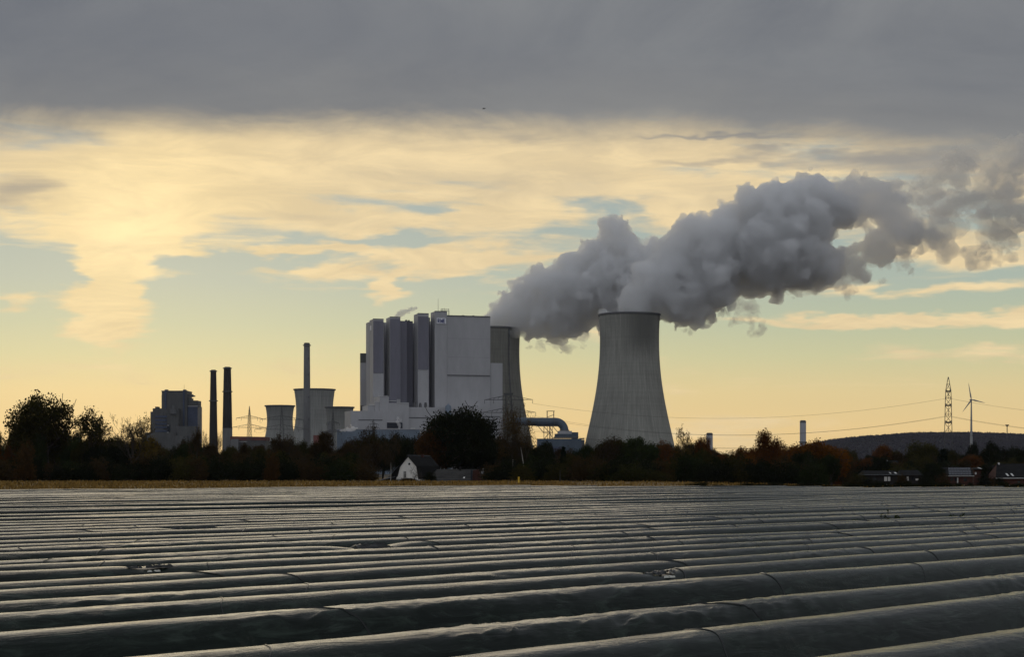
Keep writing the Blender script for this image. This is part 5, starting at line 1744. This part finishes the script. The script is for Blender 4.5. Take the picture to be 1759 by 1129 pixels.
def blob_field(blobs, h, pad=9.0, carve=()):
    B = np.array(blobs)
    lo = (B[:, :3] - B[:, 3:]).min(0) - pad
    hi = (B[:, :3] + B[:, 3:]).max(0) + pad
    n = np.ceil((hi - lo) / h).astype(int) + 1
    f = np.full(n, -pad, np.float32)
    for (x, y, z, r) in blobs:
        a = np.maximum(0, np.floor((np.array((x, y, z)) - r - pad - lo) / h)).astype(int)
        b = np.minimum(n, np.ceil((np.array((x, y, z)) + r + pad - lo) / h).astype(int) + 1)
        ax = [lo[i] + h * np.arange(a[i], b[i]) - (x, y, z)[i] for i in range(3)]
        d = np.sqrt(ax[0][:, None, None] ** 2 + ax[1][None, :, None] ** 2 + ax[2][None, None, :] ** 2)
        s = f[a[0]:b[0], a[1]:b[1], a[2]:b[2]]
        np.maximum(s, r - d, out=s)
    for (x, y, z, rx, ry, rz) in carve:
        a = [lo[i] + h * np.arange(n[i]) - (x, y, z)[i] for i in range(3)]
        d = np.sqrt((a[0][:, None, None] / rx) ** 2 + (a[1][None, :, None] / ry) ** 2 + (a[2][None, None, :] / rz) ** 2)
        f = np.minimum(f, (d - 1.0) * min(rx, rz))
    # turbulence, evaluated near the surface only
    m = np.argwhere(np.abs(f) < 9.0)
    P = m * h + lo
    fade = 1 - np.abs(f[m[:, 0], m[:, 1], m[:, 2]]) / 9.0
    nz_ = 0.0
    for sc, am in ((30.0, 4.0), (14.0, 4.6), (6.5, 2.0), (3.2, 0.8)):
        nz_ = nz_ + am * (np.abs(vnoise(P[:, 0] / sc, P[:, 1] / sc, P[:, 2] / sc + sc) - 0.5) * -4 + 0.7)
    f[m[:, 0], m[:, 1], m[:, 2]] += (nz_ * fade).astype(np.float32)
    f[[0, -1]] = -pad
    f[:, [0, -1]] = -pad
    f[:, :, [0, -1]] = -pad
    return f, lo


def plume_part(name, blobs, h, mat, parent, carve=()):
    f, lo = blob_field(blobs, h, carve=carve)
    V, Q = surface_nets(f, lo, h)
    return link(name, np_mesh(name, V, Q, mat), parent)


def px_blobs(lst, Y0, seed, jitter=10.0, dY=None):
    rs = np.random.RandomState(seed)
    out = []
    for it in lst:
        px, py, r = it[:3]
        Y = Y0 + rs.uniform(-jitter, jitter) + (dY(px) if dY else 0.0)
        q = at(px, py, Y)
        out.append((q.x, q.y, q.z, r / FOC * Y))
    return out


M['steam_dense'] = steam_mat('dense_steam', 0.19, (0.984, 0.985, 0.987))
M['steam_mid'] = steam_mat('thinning_steam', 0.085, (0.955, 0.956, 0.96))
M['steam_thin'] = steam_mat('wispy_steam', 0.055, (0.925, 0.927, 0.93))
HS = 1.6

# steam of the half hidden tower, drifting behind the great tower
LY = 2085.0
left = [(868, 548, 24), (880, 528, 26), (905, 545, 30), (905, 512, 28), (935, 530, 36), (925, 490, 24), (960, 495, 38), (950, 555, 26), (985, 530, 42), (990, 465, 34), (1015, 500, 46),
        (1025, 440, 34), (1050, 470, 44), (1052, 405, 24), (1062, 392, 17), (1070, 430, 34), (1000, 548, 24), (1060, 520, 40), (1085, 470, 30), (920, 566, 18), (1095, 440, 26), (850, 553, 14), (1095, 500, 40), (1112, 458, 34), (1118, 430, 18), (1135, 480, 36), (1040, 555, 16)]
t = thing('steam_plume', 'billowing grey steam plume from the tower half hidden behind the boiler house', 'steam plume', (0, 0, 0), 0, 'steam plumes of the great cooling towers')
plume_part('steam_billow', fractal_blobs(px_blobs(left, LY, 1, 9, lambda x: -0.25 * (x - 860)), 5), HS, M['steam_dense'], t)
# steam of the great tower
right = [(1075, 530, 16), (1100, 528, 19), (1118, 530, 20), (1095, 508, 20), (1118, 500, 28), (1115, 475, 24), (1150, 495, 40), (1145, 455, 32), (1165, 530, 26), (1185, 500, 42), (1180, 445, 44), (1180, 405, 26),
         (1205, 400, 28), (1225, 470, 54), (1235, 415, 44), (1270, 440, 58), (1262, 375, 30), (1285, 345, 22), (1300, 385, 46), (1320, 440, 56), (1320, 345, 30), (1345, 400, 56), (1355, 350, 38), (1370, 450, 44),
         (1385, 385, 46), (1385, 325, 22), (1408, 345, 34), (1200, 535, 24), (1230, 505, 22), (1360, 470, 26), (1300, 480, 26), (1420, 455, 30), (1440, 360, 28), (1040, 538, 7)]
t2 = thing('steam_plume', 'long billowing steam plume pouring from the great cooling tower across the sky', 'steam plume', (0, 0, 0), 0, 'steam plumes of the great cooling towers')
plume_part('steam_billow', fractal_blobs(px_blobs(right, 1900, 2, 12), 6), HS, M['steam_dense'], t2)
mid = [(1400, 470, 24), (1430, 435, 26), (1462, 455, 24), (1450, 345, 36), (1480, 335, 30), (1505, 345, 34), (1535, 345, 26), (1495, 380, 26), (1530, 385, 32), (1510, 425, 28), (1480, 470, 14), (1550, 400, 26),
       (1575, 405, 20), (1600, 412, 16), (1470, 425, 16), (1545, 425, 14), (1420, 400, 22), (1440, 480, 13), (1390, 490, 12)]
hole = at(1457, 405, 1900)
plume_part('thinning_billow', fractal_blobs(px_blobs(mid, 1900, 3, 10), 7, 22, 7), HS, M['steam_mid'], t2, [(hole.x, hole.y, hole.z, 22, 80, 11), (hole.x + 24, hole.y, hole.z + 12, 9, 80, 6), (hole.x - 14, hole.y, hole.z - 9, 12, 80, 7)])


def wisp_part(name, cells, Y0, seed, h, mat, parent, thr=0.50, sc=(16, 16, 14)):
    """ragged shreds: turbulence cut out of soft cells"""
    rs = np.random.RandomState(seed)
    B = px_blobs(cells, Y0, seed, 12)
    A = np.array(B)
    lo, hi = (A[:, :3] - A[:, 3:]).min(0) - 4, (A[:, :3] + A[:, 3:]).max(0) + 4
    n = np.ceil((hi - lo) / h).astype(int) + 1
    env = np.zeros(n, np.float32)
    for (x, y, z, r) in B:
        ax = [lo[i] + h * np.arange(n[i]) - (x, y, z)[i] for i in range(3)]
        d2 = (ax[0][:, None, None] ** 2 + ax[1][None, :, None] ** 2 + ax[2][None, None, :] ** 2) / r ** 2
        np.maximum(env, np.clip(1 - d2, 0, 1), out=env)
    m = np.argwhere(env > 0.01)
    P = m * h + lo
    q = [P[:, i] / sc[i] for i in range(3)]
    w = vnoise(q[0] * 0.7, q[1] * 0.7, q[2] * 0.7 + 9) - 0.5
    v = 0.0
    for o_, am in ((1, 0.42), (2.1, 0.28), (4.3, 0.18), (8.5, 0.12)):
        v = v + am * vnoise(q[0] * o_ + w * 2 + seed, q[1] * o_, q[2] * o_ - w * 1.5)
    f = np.full(n, -0.5, np.float32)
    f[m[:, 0], m[:, 1], m[:, 2]] = v - thr - (1 - np.sqrt(env[m[:, 0], m[:, 1], m[:, 2]])) * 0.38
    f[[0, -1]] = -0.5
    f[:, [0, -1]] = -0.5
    f[:, :, [0, -1]] = -0.5
    V, Q = surface_nets(f, lo, h)
    return link(name, np_mesh(name, V, Q, mat), parent)


tail = [(1600, 395, 50), (1640, 360, 60), (1650, 290, 55), (1700, 330, 75), (1735, 285, 65), (1720, 410, 55), (1770, 330, 80), (1790, 400, 60), (1820, 270, 80), (1680, 440, 35), (1600, 330, 45), (1620, 430, 30)]
wisp_part('steam_wisp', tail, 1900, 12, 1.9, M['steam_thin'], t2, 0.43, (27, 27, 22))
under = [(1500, 465, 40), (1550, 450, 35), (1460, 495, 26), (1280, 530, 38), (1300, 560, 26), (1245, 545, 26), (1560, 460, 24), (1180, 560, 24), (1340, 500, 26)]
wisp_part('steam_wisp', under, 1905, 31, 1.7, M['steam_thin'], t2, 0.50, (13, 13, 11))
wisp_part('steam_wisp', [(965, 580, 36), (930, 592, 22), (1000, 578, 28), (905, 590, 18)], 2075, 9, 1.7, M['steam_thin'], t, 0.50, (13, 13, 10))
wisp_part('steam_wisp', [(1400, 300, 30), (1270, 345, 30), (1215, 380, 22), (1480, 312, 30), (1545, 340, 34)], 1900, 14, 1.7, M['steam_mid'], t2, 0.50, (10, 10, 9))

# small vents
M['steam_vent'] = steam_mat('vent_steam', 0.25)
M['steam_roof'] = steam_mat('roof_steam', 0.22, (0.9, 0.9, 0.92))
for (lst, Yv, lab, mt) in (([(682, 543, 3.5), (686, 540, 4.5), (692, 537, 5), (697, 534.5, 4)], 1935, 'small grey steam wisp blowing off the boiler house roof', 'steam_roof'),
                           ([(602, 738, 3.5), (598, 737, 4), (606, 735, 5), (603, 732, 3.5), (592, 739.5, 2.6), (587, 740, 2)], 1760, 'small white steam puff above the service building roof', 'steam_vent'),
                           ([(686, 735, 1.8), (685, 730, 2.4), (682.5, 725, 3), (683.5, 720, 2.6), (688, 722, 2)], 1770, 'white steam puff in front of the dark gate opening', 'steam_vent')):
    v_ = thing('steam_puff', lab, 'steam', (0, 0, 0), 0, 'small steam puffs')
    q_ = 0.45
    big = px_blobs(lst, Yv, 5, 1.0)
    B = fractal_blobs(big, 3, 9, 0, (0.3, 0.5))
    A_ = [(x * 3, y * 3, z * 3, r * 3) for x, y, z, r in B]
    f, lo = blob_field(A_, 2.0)
    V, Q = surface_nets(f, lo, 2.0)
    link('steam_body', np_mesh('steam_body', V / 3.0, Q, M[mt]), v_)
wisp_part('steam_trail', [(706, 532, 10), (714, 528, 7)], 1935, 4, 0.6, M['steam_roof'], bpy.data.objects['steam_puff'], 0.50, (4, 4, 3))

# ------------------------------------------------------------------ air
hm, hb_, ho = new_mat('evening_haze')
pv_ = hb_.new('ShaderNodeVolumePrincipled')
pv_.inputs['Color'].default_value = (0.74, 0.81, 1.0, 1.0)
pv_.inputs['Density'].default_value = 1.6e-5
pv_.inputs['Anisotropy'].default_value = 0.2
hb_.l.new(pv_.outputs[0], ho.inputs['Volume'])
hm.cycles.homogeneous_volume = True
hz_o = MB().box(-8600, 8600, -80, 9100, -6, 360).build('haze', hm)
tag(hz_o, kind='stuff')
